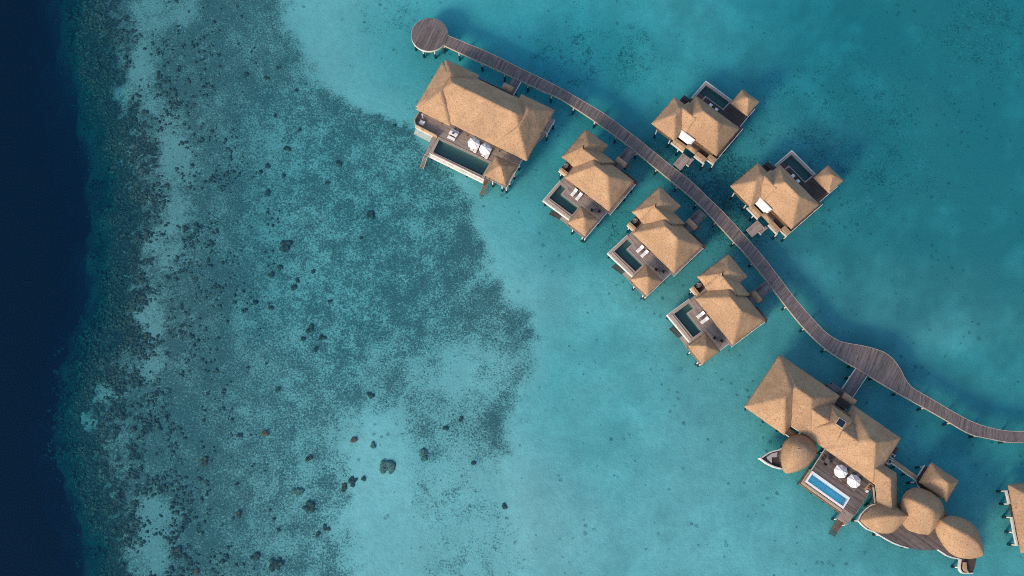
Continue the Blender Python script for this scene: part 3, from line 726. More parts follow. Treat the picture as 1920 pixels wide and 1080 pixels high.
for k, fr in enumerate(FA):
    if k == 0: va = villa_a(fr, LV[0])
    else:
        o = dup(va, LV[k]); x, y = fr.w(7, -11); o.location = (x*SC, y*SC, 0); o.rotation_euler = (0, 0, fr.a)
    w = ['the reef side villa nearest the round platform', 'the middle reef side villa', 'the reef side villa nearest the lodge'][k]
    lounger(fr, 5.45, -13.72, Z, 0.0, f'white lounger closer to the pool notch at {w}', 'pairs of white sun loungers on the reef-side villa decks')
    lounger(fr, 6.45, -13.76, Z, 0.0, f'white lounger closer to the pavilion at {w}', 'pairs of white sun loungers on the reef-side villa decks')
    st = MB(); CTX[:] = [0, 0, 0]; st.box(-.14, .14, -.14, .14, .34, .38); st.tube((0, 0, 0), (0, 0, .34), .05)
    if k == 0: st0 = st.build('side_table', 'grey_fabric')
    else: st0 = st0.copy(); COL.objects.link(st0)
    x, y = fr.w(5.95, -13.9); st0.location = (x*SC, y*SC, Z*SC); st0.rotation_euler = (0, 0, fr.a)
    tag(st0, f'grey side table between the white loungers at {w}', 'side table', 'side tables between the white loungers')
    round_table(fr, 9.85, -13.95, Z, f'dark round table by the pavilion at {w}', 'dark round deck tables')
    chair(fr, 10.35, -13.7, Z, -1.2, f'dark chair, house side of the table at {w}', 'dark deck chairs')
    chair(fr, 9.4, -14.25, Z, 1.9, f'dark chair, pool side of the table at {w}', 'dark deck chairs')
    br = thing('access_bridge', ['short timber bridge to the small reef side villa nearest the round platform', 'short timber bridge to the middle villa on the reef side', 'short timber bridge to the small reef side villa nearest the lodge'][k], 'footbridge', fr, 7.95, -4.5, 0, 'short bridges from boardwalk to villas')
    MB().prism([(7.12, -6.5), (8.8, -6.5), (8.8, -2.35), (7.12, -2.35)], 1.74, 1.885, rot=True).build('decking', 'boardwalk_wood', br)
    MB().box(8.8, 9.35, -5.3, -4.3, 1.55, 1.7, rot=True).build('step', 'boardwalk_wood', br)
    for u in (7.25, 8.68): pile(br, u, -4.3, 1.72)

# ------------------------------------------------------------------ villa type on the lagoon-island side (two of them)
LB = ['thatched villa with white awning across the boardwalk, farther from the lodge',
      'thatched villa with white awning across the boardwalk, closer to the lodge']
def villa_b(fr, label):
    o = thing('pool_villa', label, 'villa', fr, 8, -21, 0, 'water villas on the far side of the boardwalk')
    thatch('thatched_roof', hip(5.56, 14.12, -25.12, -19.02, 4.3, (8.5, -22.2), (11.1, -22.2), 8.0), o)
    thatch('wing_roof', hip(3.1, 7.62, -27.3, -21.37, 4.3, (5.38, -25.0), (5.38, -23.6), 6.95), o)
    thatch('link_roof', [[(5.3, -25.2, 4.5), (8.2, -25.2, 4.5), (8.2, -23.3, 6.75), (5.3, -23.3, 6.75)], [(5.3, -23.3, 6.75), (8.2, -23.3, 6.75), (8.2, -20.6, 4.3), (5.3, -20.6, 4.3)]], o)
    thatch('pavilion_roof', hip(10.38, 13.78, -16.66, -13.43, 4.2, (12.1, -15.08), (12.12, -15.08), 6.15), o)
    thatch('porch_roof', hip(9.5, 11.34, -26.85, -25.85, 3.95, (9.95, -26.35), (10.9, -26.35), 4.35), o, thick=.2)
    d = MB().prism([(3.4, -26.2), (7.1, -26.2), (7.1, -25.95), (14.2, -25.2), (14.2, -17.5), (13.65, -17.5), (13.65, -13.6), (10.1, -13.6), (10.1, -17.05), (5.0, -17.05), (5.0, -20.6), (3.4, -20.6)], 1.72, 1.9)
    d.build('decking', 'dark_wood', o)  # shade side of the house put into the darker deck colour
    MB().box(3.7, 5.05, -20.5, -18.9, 1.7, 1.88).build('bath_deck', 'dark_wood', o)
    bt = MB(); bt.prism([(4.35+.5*math.cos(k*.5236), -19.5+.3*math.sin(k*.5236)) for k in range(12)], 1.88, 2.25); bt.build('bathtub', 'charcoal', o)
    MB().tube((4.0, -19.0, 1.86), (4.0, -19.0, 2.6), .03).tube((4.0, -19.0, 2.6), (4.25, -19.1, 2.6), .03).build('tap', 'steel', o)
    pool(o, [(4.95, -18.62), (6.35, -18.62), (6.62, -17.0), (10.02, -17.0), (10.1, -14.88), (4.95, -14.88)], [(5.3, -18.3), (6.3, -18.3), (6.35, -16.88), (9.85, -16.88), (9.9, -15.3), (5.35, -15.3)], tile='pool_tile_dark')
    fascia(o, [(4.9, -18.6), (4.9, -14.82), (10.1, -14.82)], .14, 1.3, 1.99, 'white_paint', 'pool_ledge')
    # white curved awning over the bathroom
    m = MB(); N = 10
    for k in range(N):
        a0, a1 = R(90)*k/N, R(90)*(k+1)/N
        P0 = (-25.22-.85*math.sin(a0), 4.45-.75*(1-math.cos(a0))); P1 = (-25.22-.85*math.sin(a1), 4.45-.75*(1-math.cos(a1)))
        m.face([(7.45, P0[0], P0[1]), (9.85, P0[0], P0[1]), (9.85, P1[0], P1[1]), (7.45, P1[0], P1[1])])
        m.face([(7.45, P0[0], P0[1]-.06), (7.45, P1[0], P1[1]-.06), (9.85, P1[0], P1[1]-.06), (9.85, P0[0], P0[1]-.06)])
    aw = m.build('awning', 'canvas', o, True)
    MB().box(7.2, 10.0, -25.28, -25.16, 4.42, 4.62).build('gutter', 'white_paint', aw)
    MB().box(9.78, 9.98, -25.9, -25.3, 4.0, 4.4).build('bracket', 'white_paint', aw)
    MB().box(7.2, 9.45, -26.55, -26.05, 1.6, 2.9, rot=True).build('screen_wall', 'tan_wood', o)
    fascia(o, [(7.05, -26.66), (9.5, -26.66)], .10, 1.35, 1.85)
    for (a, b, c, e) in ((11.2, 13.05, -26.05, -25.4), (12.95, 14.3, -25.2, -24.5)):
        MB().box(a, b, c, e, 1.55, 2.35, rot=True).build('screen_wall', 'tan_wood', o)
        fascia(o, [(a, c-.08), (b+.06, c-.08)], .10, 1.35, 1.85)
    fascia(o, [(14.3, -25.2), (14.3, -17.5)], .09)
    fascia(o, [(13.73, -17.5), (13.73, -13.6)], .09)
    wall_box(o, 6.2, 13.4, -24.4, -19.8, 1.9, 4.75); wall_box(o, 3.9, 6.9, -26.5, -22, 1.8, 4.6)
    for a in (7.2, 9.2, 11.2): glazing(o, a, a+1.7, -19.8, 1.95, 4.1, 1)
    MB().box(9.7, 10.7, -24.46, -24.4, 1.95, 3.9).build('door', 'brown_wood', o)
    for u, v in ((4.08, -26.45), (6.66, -26.4), (8.6, -26.6), (9.75, -26.95), (11.1, -26.95), (13.1, -26.05), (14.3, -25.2), (14.2, -21.5), (14.2, -18.5), (13.6, -14), (10.3, -13.8), (5.1, -15.1), (9.9, -15.1), (5.1, -18.4), (3.8, -19.2), (6, -22)): pile(o, u, v, 1.7)
    for u, v in ((10.7, -13.8), (13.5, -13.8), (13.5, -16.3), (10.7, -16.3)): MB().tube((u, v, 1.9), (u, v, 4.35), .07).build('post', 'wall_wood', o)
    return o
for k, fr in enumerate(FB):
    if k == 0: vb = villa_b(fr, LB[0])
    else:
        o = dup(vb, LB[1]); x, y = fr.w(8, -21); o.location = (x*SC, y*SC, 0); o.rotation_euler = (0, 0, fr.a)
    w = ['the white awning villa farther from the lodge', 'the white awning villa closer to the lodge'][k]
    lounger(fr, 8.02, -18.15, Z, math.pi, f'white lounger nearer the wing behind {w}', 'pairs of white loungers behind the white-awning villas')
    lounger(fr, 9.15, -18.2, Z, math.pi, f'white lounger nearer the pavilion behind {w}', 'pairs of white loungers behind the white-awning villas')
    br = thing('access_bridge', f'short timber bridge leading to {w}', 'footbridge', fr, 10.3, -28, 0, 'short bridges from boardwalk to villas')
    MB().prism([(9.55, -26.9), (11.05, -26.9), (11.05, -29.45), (9.55, -29.3)], 1.74, 1.885, rot=True).build('decking', 'deck_wood', br)
    MB().box(11.05, 11.55, -27.9, -26.5, 1.45, 1.6, rot=True).build('step', 'deck_wood', br)
    MB().box(11.05, 11.6, -28.0, -27.9, 1.3, 1.65).build('edge_beam', 'white_paint', br)
    for u in (9.7, 10.9): pile(br, u, -28.4, 1.72)

# ------------------------------------------------------------------ large villa with two parasols (top)
F1 = Frame(0, 0, -27)
o = thing('large_villa', 'long thatched villa with dark pool and two parasols by the round platform', 'villa', F1, -32, 51)
thatch('thatched_roof', hip(-41.8, -22.35, 48.3, 57.0, 4.4, (-37.45, 52.95), (-26.7, 52.95), 8.4), o)
thatch('wing_roof', hip(-41.5, -35.5, 47.92, 57.65, 4.4, (-38.65, 51.1), (-38.65, 54.6), 7.5), o)
thatch('wing_roof', hip(-28.25, -22.3, 48.33, 57.88, 4.4, (-25.35, 51.4), (-25.35, 54.7), 7.75), o)
thatch('pavilion_roof', hip(-27.0, -23.3, 43.3, 47.05, 4.2, (-25.15, 45.15), (-25.13, 45.15), 6.2), o)
thatch('porch_roof', hip(-31.65, -29.8, 57.55, 58.6, 3.9, (-31.2, 58.05), (-30.3, 58.05), 4.3), o, thick=.2)
MB().prism([(-41.35, 48.4), (-41.35, 46.95), (-40.85, 46.35), (-36.95, 46.28), (-36.95, 46.2), (-27.35, 46.45), (-27.1, 43.85), (-23.58, 43.85), (-23.58, 49.5), (-22.1, 54.9), (-22.1, 57.5), (-29.5, 58.3), (-36.1, 58.1), (-41.2, 57.2)], 1.72, 1.9).build('decking', 'deck_wood', o)
MB().box(-36.0, -29.9, 56.9, 58.25, 1.905, 1.95).build('dark_back_deck', 'dark_wood', o)  # thin dark sheet over the decking, shade of the rear edge put into colour
fascia(o, [(-41.42, 49.5), (-41.42, 46.93), (-40.88, 46.28), (-37.0, 46.2)], .12, 1.9, 2.75, 'tan_wood', 'railing')
fascia(o, [(-41.46, 48.4), (-41.46, 46.9), (-40.9, 46.2), (-37.7, 46.12)], .10, 1.5, 1.88)
fascia(o, [(-23.5, 43.8), (-23.5, 49.5)], .10)
fascia(o, [(-22.9, 54.85), (-22.03, 54.85), (-22.03, 57.5)], .10)
fascia(o, [(-36.95, 46.33), (-27.4, 46.52)], .16, 1.9, 1.97, 'stone_coping', 'kerb')
pool(o, [(-36.95, 43.35), (-27.25, 43.45), (-27.5, 46.4), (-36.9, 46.2)], [(-36.4, 43.75), (-27.75, 43.9), (-27.75, 46.25), (-36.55, 46.05)])
MB().box(-36.4, -27.7, 43.42, 43.55, 1.925, 2.0).build('kerb', 'cream_wood', o)
fascia(o, [(-37.02, 43.3), (-27.2, 43.38)], .40, 1.0, 1.62, 'white_paint', 'pool_ledge')
fascia(o, [(-37.02, 43.05), (-27.2, 43.13)], .08, .9, 1.5, 'white_paint', 'edge_beam')
MB().prism([(-37.8, 46.25), (-37.05, 46.25), (-36.95, 42.9), (-37.35, 42.9)], 1.74, 1.92).build('walkway_plank', 'deck_wood', o)
stair('stair', o, (-37.15, 42.85, 1.85), (-37.25, 41.1, -.25), .5, 11, 'deck_wood')
stair('stair', o, (-26.8, 43.85, 1.85), (-26.75, 41.5, -.3), .55, 13, 'brown_wood')
n = MB(); n.face([(-40.7, 45.35, 1.25), (-38.0, 45.3, 1.25), (-37.95, 46.2, 1.6), (-40.7, 46.15, 1.6)]); n.build('hammock_net', 'net', o)
m = MB(); m.tube((-40.75, 46.1, 1.6), (-40.75, 45.3, 1.25), .035); m.tube((-40.75, 45.3, 1.25), (-37.95, 45.25, 1.25), .03); m.tube((-37.95, 45.25, 1.25), (-37.95, 46.2, 1.6), .035); m.build('net_frame', 'white_paint', o)
wall_box(o, -40.5, -23.6, 49.2, 56.2, 1.9, 5.0)
for a in (-36.5, -34.3, -32.1, -29.9): glazing(o, a, a+1.9, 49.2, 1.95, 4.2)
for u, v in ((-34.55, 48.65), (-33.0, 48.6), (-37.5, 48.6), (-31.5, 48.6), (-27.3, 48.6)): MB().tube((u, v, 1.9), (u, v, 4.4), .08).build('post', 'wall_wood', o)
for u, v in ((-23.6, 48.35), (-23.56, 46.6), (-23.58, 45.15), (-23.6, 44.0), (-24.3, 43.95), (-25.95, 43.9), (-22.1, 55), (-22.1, 57.3), (-27.3, 43.6), (-30.4, 43.5), (-33.6, 43.5), (-36.8, 43.5), (-40.5, 46.5), (-41.2, 50), (-41.2, 54), (-41, 57), (-36, 57.9), (-33, 57.9), (-30, 57.9), (-26, 57), (-32, 51), (-28, 52)): pile(o, u, v, 1.7)
for u, v in ((-26.6, 43.95), (-23.7, 43.95), (-23.7, 46.7), (-26.6, 46.7)): MB().tube((u, v, 1.9), (u, v, 4.4), .07).build('post', 'wall_wood', o)
br = thing('access_bridge', 'short timber bridge from the boardwalk to the large two-parasol villa', 'footbridge', F1, -30.6, 59, 0, 'short bridges from boardwalk to villas')
MB().prism([(-31.4, 58.1), (-29.85, 58.1), (-29.85, 61.1), (-31.4, 61.1)], 1.74, 1.885, rot=True).build('decking', 'boardwalk_wood', br)
fascia(br, [(-29.8, 58.2), (-29.8, 60.8)], .08)
for u in (-31.2, -30): pile(br, u, 59.4, 1.72)
PG = 'white parasols on villa decks'
UM1 = F1.px(770, 405, 4.0, (760, 200, 6)); UM2 = F1.px(900, 472, 4.0, (760, 200, 6))
umbrella(F1, *UM1, Z, 'white parasol nearer the white dining table on the large villa deck', PG)
umbrella(F1, *UM2, Z, 'white parasol nearer the corner pavilion of the large villa', PG, .5)
LG = 'white loungers under the parasols of the large villa'
for (u, v), w in ((UM1, 'nearer the white dining table'), (UM2, 'nearer the corner pavilion')):
    lounger(F1, u-.20, v-.02, Z, .05, f'white lounger on the left, under the large villa parasol {w}', LG)
    lounger(F1, u+.40, v-.12, Z, .05, f'white lounger on the right, under the large villa parasol {w}', LG)
def table_set():
    t = thing('dining_table', 'white rectangular dining table with a dark bowl on the large villa deck', 'table', F1, -34.95, 47.72, Z)
    MB().box(-35.6, -34.25, 47.42, 48.0, 2.53, 2.60).build('table_top', 'cushion_white', t)
    for a in (-35.5, -34.35):
        for b in (47.5, 47.92): MB().box(a-.04, a+.04, b-.04, b+.04, 1.9, 2.53).build('leg', 'white_paint', t)
    b = thing('bowl', 'dark bowl in the middle of the white dining table', 'bowl', F1, -34.95, 47.75, Z)
    m = MB(); m.tube((-34.95, 47.75, 2.60), (-34.95, 47.75, 2.72), .08, .17, 14); m.build('bowl_body', 'charcoal', b)
    for v, w in ((48.3, 'on the house side'), (47.05, 'on the pool side')):
        t = thing('bench', f'white cushioned bench {w} of the white dining table', 'bench', F1, -34.95, v, Z, 'benches at the white dining table')
        MB().box(-35.55, -34.3, v-.21, v+.21, 2.18, 2.30).build('cushion', 'cushion_white', t, bevel=.02)
        for a in (-35.45, -34.4): MB().box(a-.05, a+.05, v-.18, v+.18, 1.9, 2.18).build('leg', 'white_paint', t)
table_set()
t = thing('daybed', 'square white daybed by the tan railing at the corner of the large villa deck', 'daybed', F1, -40.3, 47.2, Z)
MB().box(-40.72, -39.9, 46.85, 47.6, 2.0, 2.25).build('mattress', 'cushion_white', t, bevel=.03); MB().box(-40.75, -39.87, 46.82, 47.63, 1.9, 2.0).build('frame', 'white_paint', t)
MB().box(-40.68, -40.2, 47.3, 47.55, 2.25, 2.36).build('pillow', 'cushion_lilac', t, bevel=.03)
t = thing('shower_column', 'small white outdoor shower by the dark corner wall of the large villa deck', 'shower', F1, -40.6, 48.35, Z)
p = F1.px(200, 132, 2.2, (760, 200, 6))
MB().tube((p[0], p[1], 1.9), (p[0], p[1], 3.6), .05).build('pipe', 'white_paint', t); MB().box(p[0]-.15, p[0]+.15, p[1]-.15, p[1]+.15, 3.6, 3.66).build('shower_head', 'white_paint', t)

# ------------------------------------------------------------------ lodge with blue pool (bottom right)
F2 = Frame(0, 0, -35.7)
o = thing('lodge', 'sprawling thatched lodge with bright blue pool and roof lantern', 'villa', F2, 29, 36)
thatch('wing_roof', hip(17.85, 24.72, 32.45, 41.9, 4.4, (21.28, 35.9), (21.28, 37.6), 8.35), o, 'thatch')
thatch('thatched_roof', hip(17.95, 28.1, 34.22, 41.95, 4.4, (21.85, 38.1), (24.2, 38.1), 8.35), o)
thatch('thatched_roof', hip(30.2, 38.28, 34.22, 41.95, 4.4, (34.0, 38.1), (34.6, 38.1), 8.35), o)
thatch('link_roof', [[(23.0, 34.24, 4.34), (35.5, 34.24, 4.34), (35.5, 37.1, 7.25), (23.0, 37.1, 7.25)], [(23.0, 37.1, 7.25), (35.5, 37.1, 7.25), (34.0, 40.2, 4.9), (24.5, 40.2, 4.9)]], o)
cu, cv = F2.px(1179, 858, 8.4, (1380, 650, 6))
base = [(27.0, 35.15, 5.2), (31.0, 35.5, 5.55), (cu+2.2, cv+2.4, 5.2), (cu-1.9, cv+2.4, 5.2)]
topq = [(cu-.68, cv-.64, 8.15), (cu+.68, cv-.64, 8.15), (cu+.68, cv+.64, 8.15), (cu-.68, cv+.64, 8.15)]
thatch('collar_roof', [[base[i], base[(i+1) % 4], topq[(i+1) % 4], topq[i]] for i in range(4)], o)
ln = MB().box(cu-.6, cu+.6, cv-.56, cv+.56, 7.9, 8.42).build('roof_lantern', 'cream_wood', o)
MB().box(cu-.5, cu+.5, cv-.46, cv+.46, 8.424, 8.45).build('pane', 'glass_dark', ln)
# entrance court
MB().box(28.3, 30.6, 40.6, 43.4, 1.72, 1.9).build('entrance_deck', 'dark_wood', o)
thatch('porch_roof', hip(28.45, 30.55, 42.0, 43.0, 3.95, (28.9, 42.5), (30.1, 42.5), 4.35), o, thick=.2)
MB().box(29.9, 30.5, 40.3, 41.2, 3.3, 3.5).build('planter_shelf', 'pool_tile_dark', o)
# deck and pool
PL = lambda X, Y, z=Z: F2.px(X, Y, z, (1400, 780, 6))
MB().prism([(30.95, 34.9), (30.95, 31.15), (37.42, 31.15), (37.42, 29.4), (39.1, 29.4), (39.15, 33.2), (38.9, 35.2), (38.4, 41.4), (18.8, 41.4), (18.8, 33.4), (24.6, 33.4), (26.4, 34.9)], 1.72, 1.9).build('decking', 'boardwalk_wood', o)
m = MB()
for k in range(4):
    m.box(37.45, 39.1, 28.95-.42*k+.02, 28.95-.42*k+.4, 1.6-.09*k, 1.82-.09*k)
m.build('steps', 'deck_wood', o)
q = [F2.px(*p, 1.2, (1540, 940, 12)) for p in ((560, 105), (745, 240), (690, 350), (470, 220))]
MB().prism(q, 1.05, 1.2).build('landing', 'brown_wood', o)
a = F2.px(540, 290, 1.15, (1540, 940, 12)); b = F2.px(230, 760, -.5, (1540, 940, 12))
stair('stair', o, (*a, 1.15), (*b, -.45), .75, 14, 'brown_wood')
w_ = [F2.px(*p, 1.1, (1540, 940, 12)) for p in ((605, 340), (675, 385))]
fascia(o, w_, .1, .8, 1.15)
pool(o, [(31.03, 29.22), (37.42, 29.22), (37.42, 31.15), (31.03, 31.15)], [(31.30, 29.52), (37.20, 29.52), (37.20, 30.83), (31.30, 30.83)], 1.94, 1.80, .7, 'porcelain', 'pool_tile_pale', 'blue_pool_water')
m = MB().prism([(31.52, 29.68), (37.0, 29.68), (37.0, 30.68), (31.52, 30.68)], .705, .74); m.build('pool_floor', 'pool_tile_blue', o)
fascia(o, [(30.98, 31.2), (30.98, 29.02), (37.44, 29.02)], .14, 1.0, 1.86, 'stone_coping', 'pool_ledge')
fascia(o, [(30.82, 31.2), (30.82, 28.86), (37.5, 28.86)], .16, .9, 1.7, 'cream_wood', 'pool_ledge')
fascia(o, [(30.66, 31.2), (30.66, 28.70), (37.5, 28.70)], .12, .8, 1.5, 'wall_wood', 'edge_beam')
fascia(o, [(30.9, 31.2), (30.9, 34.9)], .08)
fascia(o, [(39.2, 29.5), (39.22, 33.2)], .06, 1.6, 1.92, 'deck_wood')
# slatted patio with white beams
MB().box(24.72, 26.5, 33.3, 34.3, 2.05, 2.12).build('patio_slats', 'tan_wood', o)
m = MB()
for k in range(5): m.box(24.72, 26.5, 33.36+.19*k, 33.42+.19*k, 2.125, 2.17)
m.build('slats', 'dark_wood', o)
fascia(o, [(24.65, 34.22), (26.5, 34.25)], .10, 4.0, 4.25, 'white_paint', 'white_beam')
fascia(o, [(24.85, 33.25), (25.8, 33.25)], .10, 1.9, 2.2, 'white_paint', 'white_beam')
# service deck on the right
MB().prism([(38.2, 37.6), (39.35, 37.6), (39.4, 41.2), (38.2, 41.2)], 2.0, 2.15).build('service_deck', 'dark_wood', o)
MB().prism([(26.4, 43.0), (28.35, 43.0), (28.35, 43.85), (26.5, 43.85)], 1.55, 1.7).build('side_deck', 'boardwalk_wood', o)
wall_box(o, 19.2, 37.4, 35.2, 40.3, 1.9, 5.0); wall_box(o, 19.0, 23.9, 33.6, 41.0, 1.9, 4.8)
for a in (27.5, 29.4, 31.3, 33.2, 35.1): glazing(o, a, a+1.7, 35.2, 1.95, 4.1)
for u, v in ((18.9, 33.5), (18.9, 37), (18.9, 41), (22, 33.5), (24.4, 33.6), (27, 35), (31.1, 34.5), (31.2, 31.4), (31, 29), (33.2, 29), (35.3, 29), (37.3, 29), (39, 29.5), (39, 33), (38.3, 36), (38.6, 41), (34, 41), (30, 43), (28.6, 43), (26, 41), (22, 41), (26.7, 43.6), (37.6, 27.6), (39, 27.6)): pile(o, u, v, 1.7 if v > 28 else .95)
br = thing('access_bridge', 'timber bridge from the wide bulge of the boardwalk to the lodge', 'footbridge', F2, 29.3, 45.5, 0, 'short bridges from boardwalk to villas')
MB().prism([(28.38, 43.2), (30.22, 43.2), (30.32, 48.2), (28.42, 48.2)], 1.74, 1.885, rot=True).build('decking', 'boardwalk_wood', br)
fascia(br, [(28.36, 43.9), (28.40, 47.6)], .07); fascia(br, [(30.26, 43.3), (30.34, 47.6)], .07)
for u in (28.55, 30.1):
    for v in (44.2, 46.4): pile(br, u, v, 1.72)
UM3 = PL(1065, 622, 4.0); UM4 = PL(1212, 732, 4.0)
umbrella(F2, *UM3, Z, 'white parasol nearer the dark table on the blue-pool deck of the lodge', PG, .35)
umbrella(F2, *UM4, Z, 'white parasol nearer the brown daybed on the blue-pool deck of the lodge', PG, .1)
GLG = 'grey loungers on the lodge deck'
for X, Y, w in ((995, 675, 'under the parasol nearer the dark table, farther from the side table'), (1062, 712, 'nearer the side table, under the parasol nearer the dark table'), (1140, 770, 'nearer the side table, under the parasol by the daybed'), (1208, 815, 'farther from the side table, under the parasol by the daybed')):
    u, v = PL(X, Y, 2.2); lounger(F2, u, v+.45, Z, 0.0, f'grey lodge lounger {w}', GLG, 'grey_fabric')
CTX[:] = [0, 0, 0]; st0 = st0.copy(); COL.objects.link(st0); u, v = PL(1117, 708, 2.2); x, y = F2.w(u, v); st0.location = (x*SC, y*SC, Z*SC); st0.rotation_euler = (0, 0, F2.a)
tag(st0, 'small side table between the two pairs of grey loungers on the lodge deck', 'side table', 'side tables on the lodge deck')
u, v = PL(905, 505, 2.5); round_table(F2, u, v, Z, 'round dark table near the boat-shaped pavilion on the lodge deck', 'dark round deck tables')
for du, dv, rz, w in ((.45, .3, -1.0, 'by the lodge eave'), (-.5, -.1, 1.6, 'by the boat-shaped pavilion'), (.1, -.55, 3.0, 'facing the blue pool')):
    chair(F2, u+du, v+dv, Z, rz, f'dark chair {w} at the round table on the lodge deck', 'dark deck chairs')
t = thing('daybed', 'tan wooden daybed with a brown cushion at the far corner of the lodge deck', 'daybed', F2, 38.6, 33.9, Z)
q = [PL(*p, 2.1) for p in ((1385, 745), (1435, 785), (1375, 843), (1325, 818))]
MB().prism(q, 1.9, 2.1).build('frame', 'tan_wood', t)
c = PL(1385, 808, 2.2); MB().box(c[0]-.22, c[0]+.22, c[1]-.18, c[1]+.18, 2.1, 2.3).build('cushion', 'brown_wood', t, bevel=.04)
c = PL(1356, 848, 2.2)
t = thing('stool', 'small white stool beside the tan wooden daybed on the lodge deck', 'stool', F2, c[0], c[1], Z)
MB().tube((c[0], c[1], 1.9), (c[0], c[1], 2.25), .16, .2, 14).build('stool_body', 'porcelain', t)
for X, Y, w in ((1345, 915, 'uppermost of the two'), (1282, 1030, 'lower of the two')):
    c = F2.px(X, Y, 2.5, (1560, 780, 12))
    t = thing('air_conditioner', f'grey air conditioning unit on the side deck of the lodge, {w}', 'air conditioner', F2, c[0], c[1], 2.15, 'air conditioning units on the side deck')
    MB().box(c[0]-.27, c[0]+.27, c[1]-.36, c[1]+.36, 2.15, 2.85).build('casing', 'steel', t)
    m = MB(); m.tube((c[0], c[1], 2.85), (c[0], c[1], 2.87), .22, seg=18); m.build('fan_grille', 'charcoal', t)

# ------------------------------------------------------------------ corridor roof from the lodge to the spa
C5 = (1590, 860, 12)
o = thing('covered_walkway', 'bent covered walkway with thatched gable roof between lodge and leaf-roofed spa', 'walkway', F2, 40, 34)
el = [(36.6, 34.28), (38.72, 34.2), (40.75, 31.4)]; rd = [(36.6, 35.78), (39.52, 35.82), (42.0, 32.1)]; er = [(36.6, 37.3), (40.28, 37.45), (43.2, 32.9)]
fc = []
for i in range(2):
    fc.append([(*el[i], 4.1), (*el[i+1], 4.1), (*rd[i+1], 5.75), (*rd[i], 5.75)]); fc.append([(*rd[i], 5.75), (*rd[i+1], 5.75), (*er[i+1], 4.1), (*er[i], 4.1)])
thatch('thatched_roof', fc, o)
MB().prism([(36.8, 34.5), (38.9, 34.5), (40.9, 31.8), (42.9, 33.0), (40.1, 37.1), (36.8, 37.1)], 1.7, 1.885).build('decking', 'dark_wood', o)
fascia(o, [(39.12, 34.6), (40.72, 32.5)], .20, 1.5, 2.0)
for u, v in ((39.2, 34.3), (40.6, 32.5), (40.2, 36.6), (42, 34)): pile(o, u, v, 1.7); MB().tube((u, v, 1.88), (u, v, 4.1), .06).build('post', 'wall_wood', o)

# ------------------------------------------------------------------ leaf-roofed spa
D = (1600, 900, 6)
def dp(pts, z): return [Vector((*F2.px(x, y, z, D), z)) for x, y in pts]
def dpz(pts): return [Vector((*F2.px(x, y, z, D), z)) for x, y, z in pts]
o = thing('leaf_roofed_spa', 'overwater spa with three overlapping leaf-shaped thatched roofs on a curved deck', 'spa pavilion', F2, 47, 33)
leaf('leaf_roof', dp([(75, 460), (110, 390), (190, 310), (300, 262), (430, 285), (560, 340), (660, 390)], 4.4), dp([(75, 460), (150, 530), (240, 580), (330, 602), (440, 592), (530, 520), (640, 420)], 4.4),
     dpz([(75, 460, 4.4), (200, 440, 5.6), (330, 422, 6.5), (470, 405, 6.9), (580, 398, 6.3), (650, 405, 5.2)]), o, .12)
leaf('leaf_roof', dp([(862, 612), (900, 560), (975, 490), (1022, 400), (1018, 300), (960, 200), (850, 120), (700, 84), (600, 120), (545, 200)], 4.6), dp([(862, 612), (770, 612), (680, 592), (600, 555), (550, 490), (530, 410), (525, 320), (530, 250), (545, 200)], 4.6),
     dpz([(862, 612, 4.6), (890, 480, 6.2), (900, 355, 7.5), (830, 305, 7.7), (745, 265, 7.6), (650, 225, 6.9), (545, 200, 4.8)]), o, .15)
leaf('leaf_roof', dp([(1472, 850), (1455, 720), (1400, 565), (1310, 470), (1200, 420), (1080, 400), (960, 430)], 4.4), dp([(1472, 850), (1390, 878), (1250, 886), (1110, 838), (1005, 730), (940, 620), (915, 530), (960, 430)], 4.4),
     dpz([(1472, 850, 4.4), (1395, 700, 6.0), (1290, 625, 6.9), (1180, 570, 7.3), (1080, 515, 7.1), (1000, 465, 6.3), (960, 430, 4.8)]), o, .12)
dk = [F2.px(x, y, Z, D) for x, y in ((55, 455), (90, 380), (140, 325), (205, 280), (300, 262), (500, 260), (700, 180), (950, 260), (1100, 440), (1330, 560), (1400, 760), (1300, 880), (1200, 890), (1120, 875), (1050, 848), (985, 805), (950, 782), (870, 792), (780, 790), (700, 780), (620, 765), (530, 740), (450, 708), (370, 665), (300, 622), (230, 580), (160, 555), (100, 505))]
MB().prism(dk, 1.72, 1.9, rot=False).build('decking', 'boardwalk_wood', o)
rim = dk[24:]+dk[:5]
fascia(o, dk[20:]+dk[:5], .13, 1.5, 1.96); fascia(o, dk[12:17], .13, 1.5, 1.96)
wall = [F2.px(x, y, 3, D) for x, y in ((200, 420), (330, 340), (560, 380), (700, 180), (900, 280), (1080, 470), (1300, 560), (1330, 760), (1200, 790), (1050, 650), (960, 520), (820, 540), (640, 520), (480, 500), (300, 520))]
MB().prism(wall, 1.9, 4.4).build('wall', 'wall_wood', o)
bx = [F2.px(x, y, Z, D) for x, y in ((1212, 890), (1200, 960), (1203, 1010), (1225, 1042), (1262, 1052), (1345, 1048), (1365, 1000), (1380, 940), (1390, 870))]
MB().prism(bx, 1.62, 1.8).build('bath_deck', 'dark_wood', o)
fascia(o, bx[:6], .14, 1.3, 2.0)
ib = [F2.px(x, y, 2.2, D) for x, y in ((1245, 925), (1238, 985), (1248, 1022), (1272, 1040), (1290, 1045), (1300, 1040), (1278, 1000), (1274, 930))]
MB().prism(ib, 1.8, 2.2, rot=True).build('screen_wall', 'tan_wood', o)
for (x, y) in ((60, 458), (205, 285), (300, 618), (620, 755), (950, 775), (1200, 985), (1340, 1040), (1370, 880), (700, 200), (1100, 450), (1330, 600), (500, 300), (800, 500)):
    u, v = F2.px(x, y, 1.7, D); pile(o, u, v, 1.7, .11)
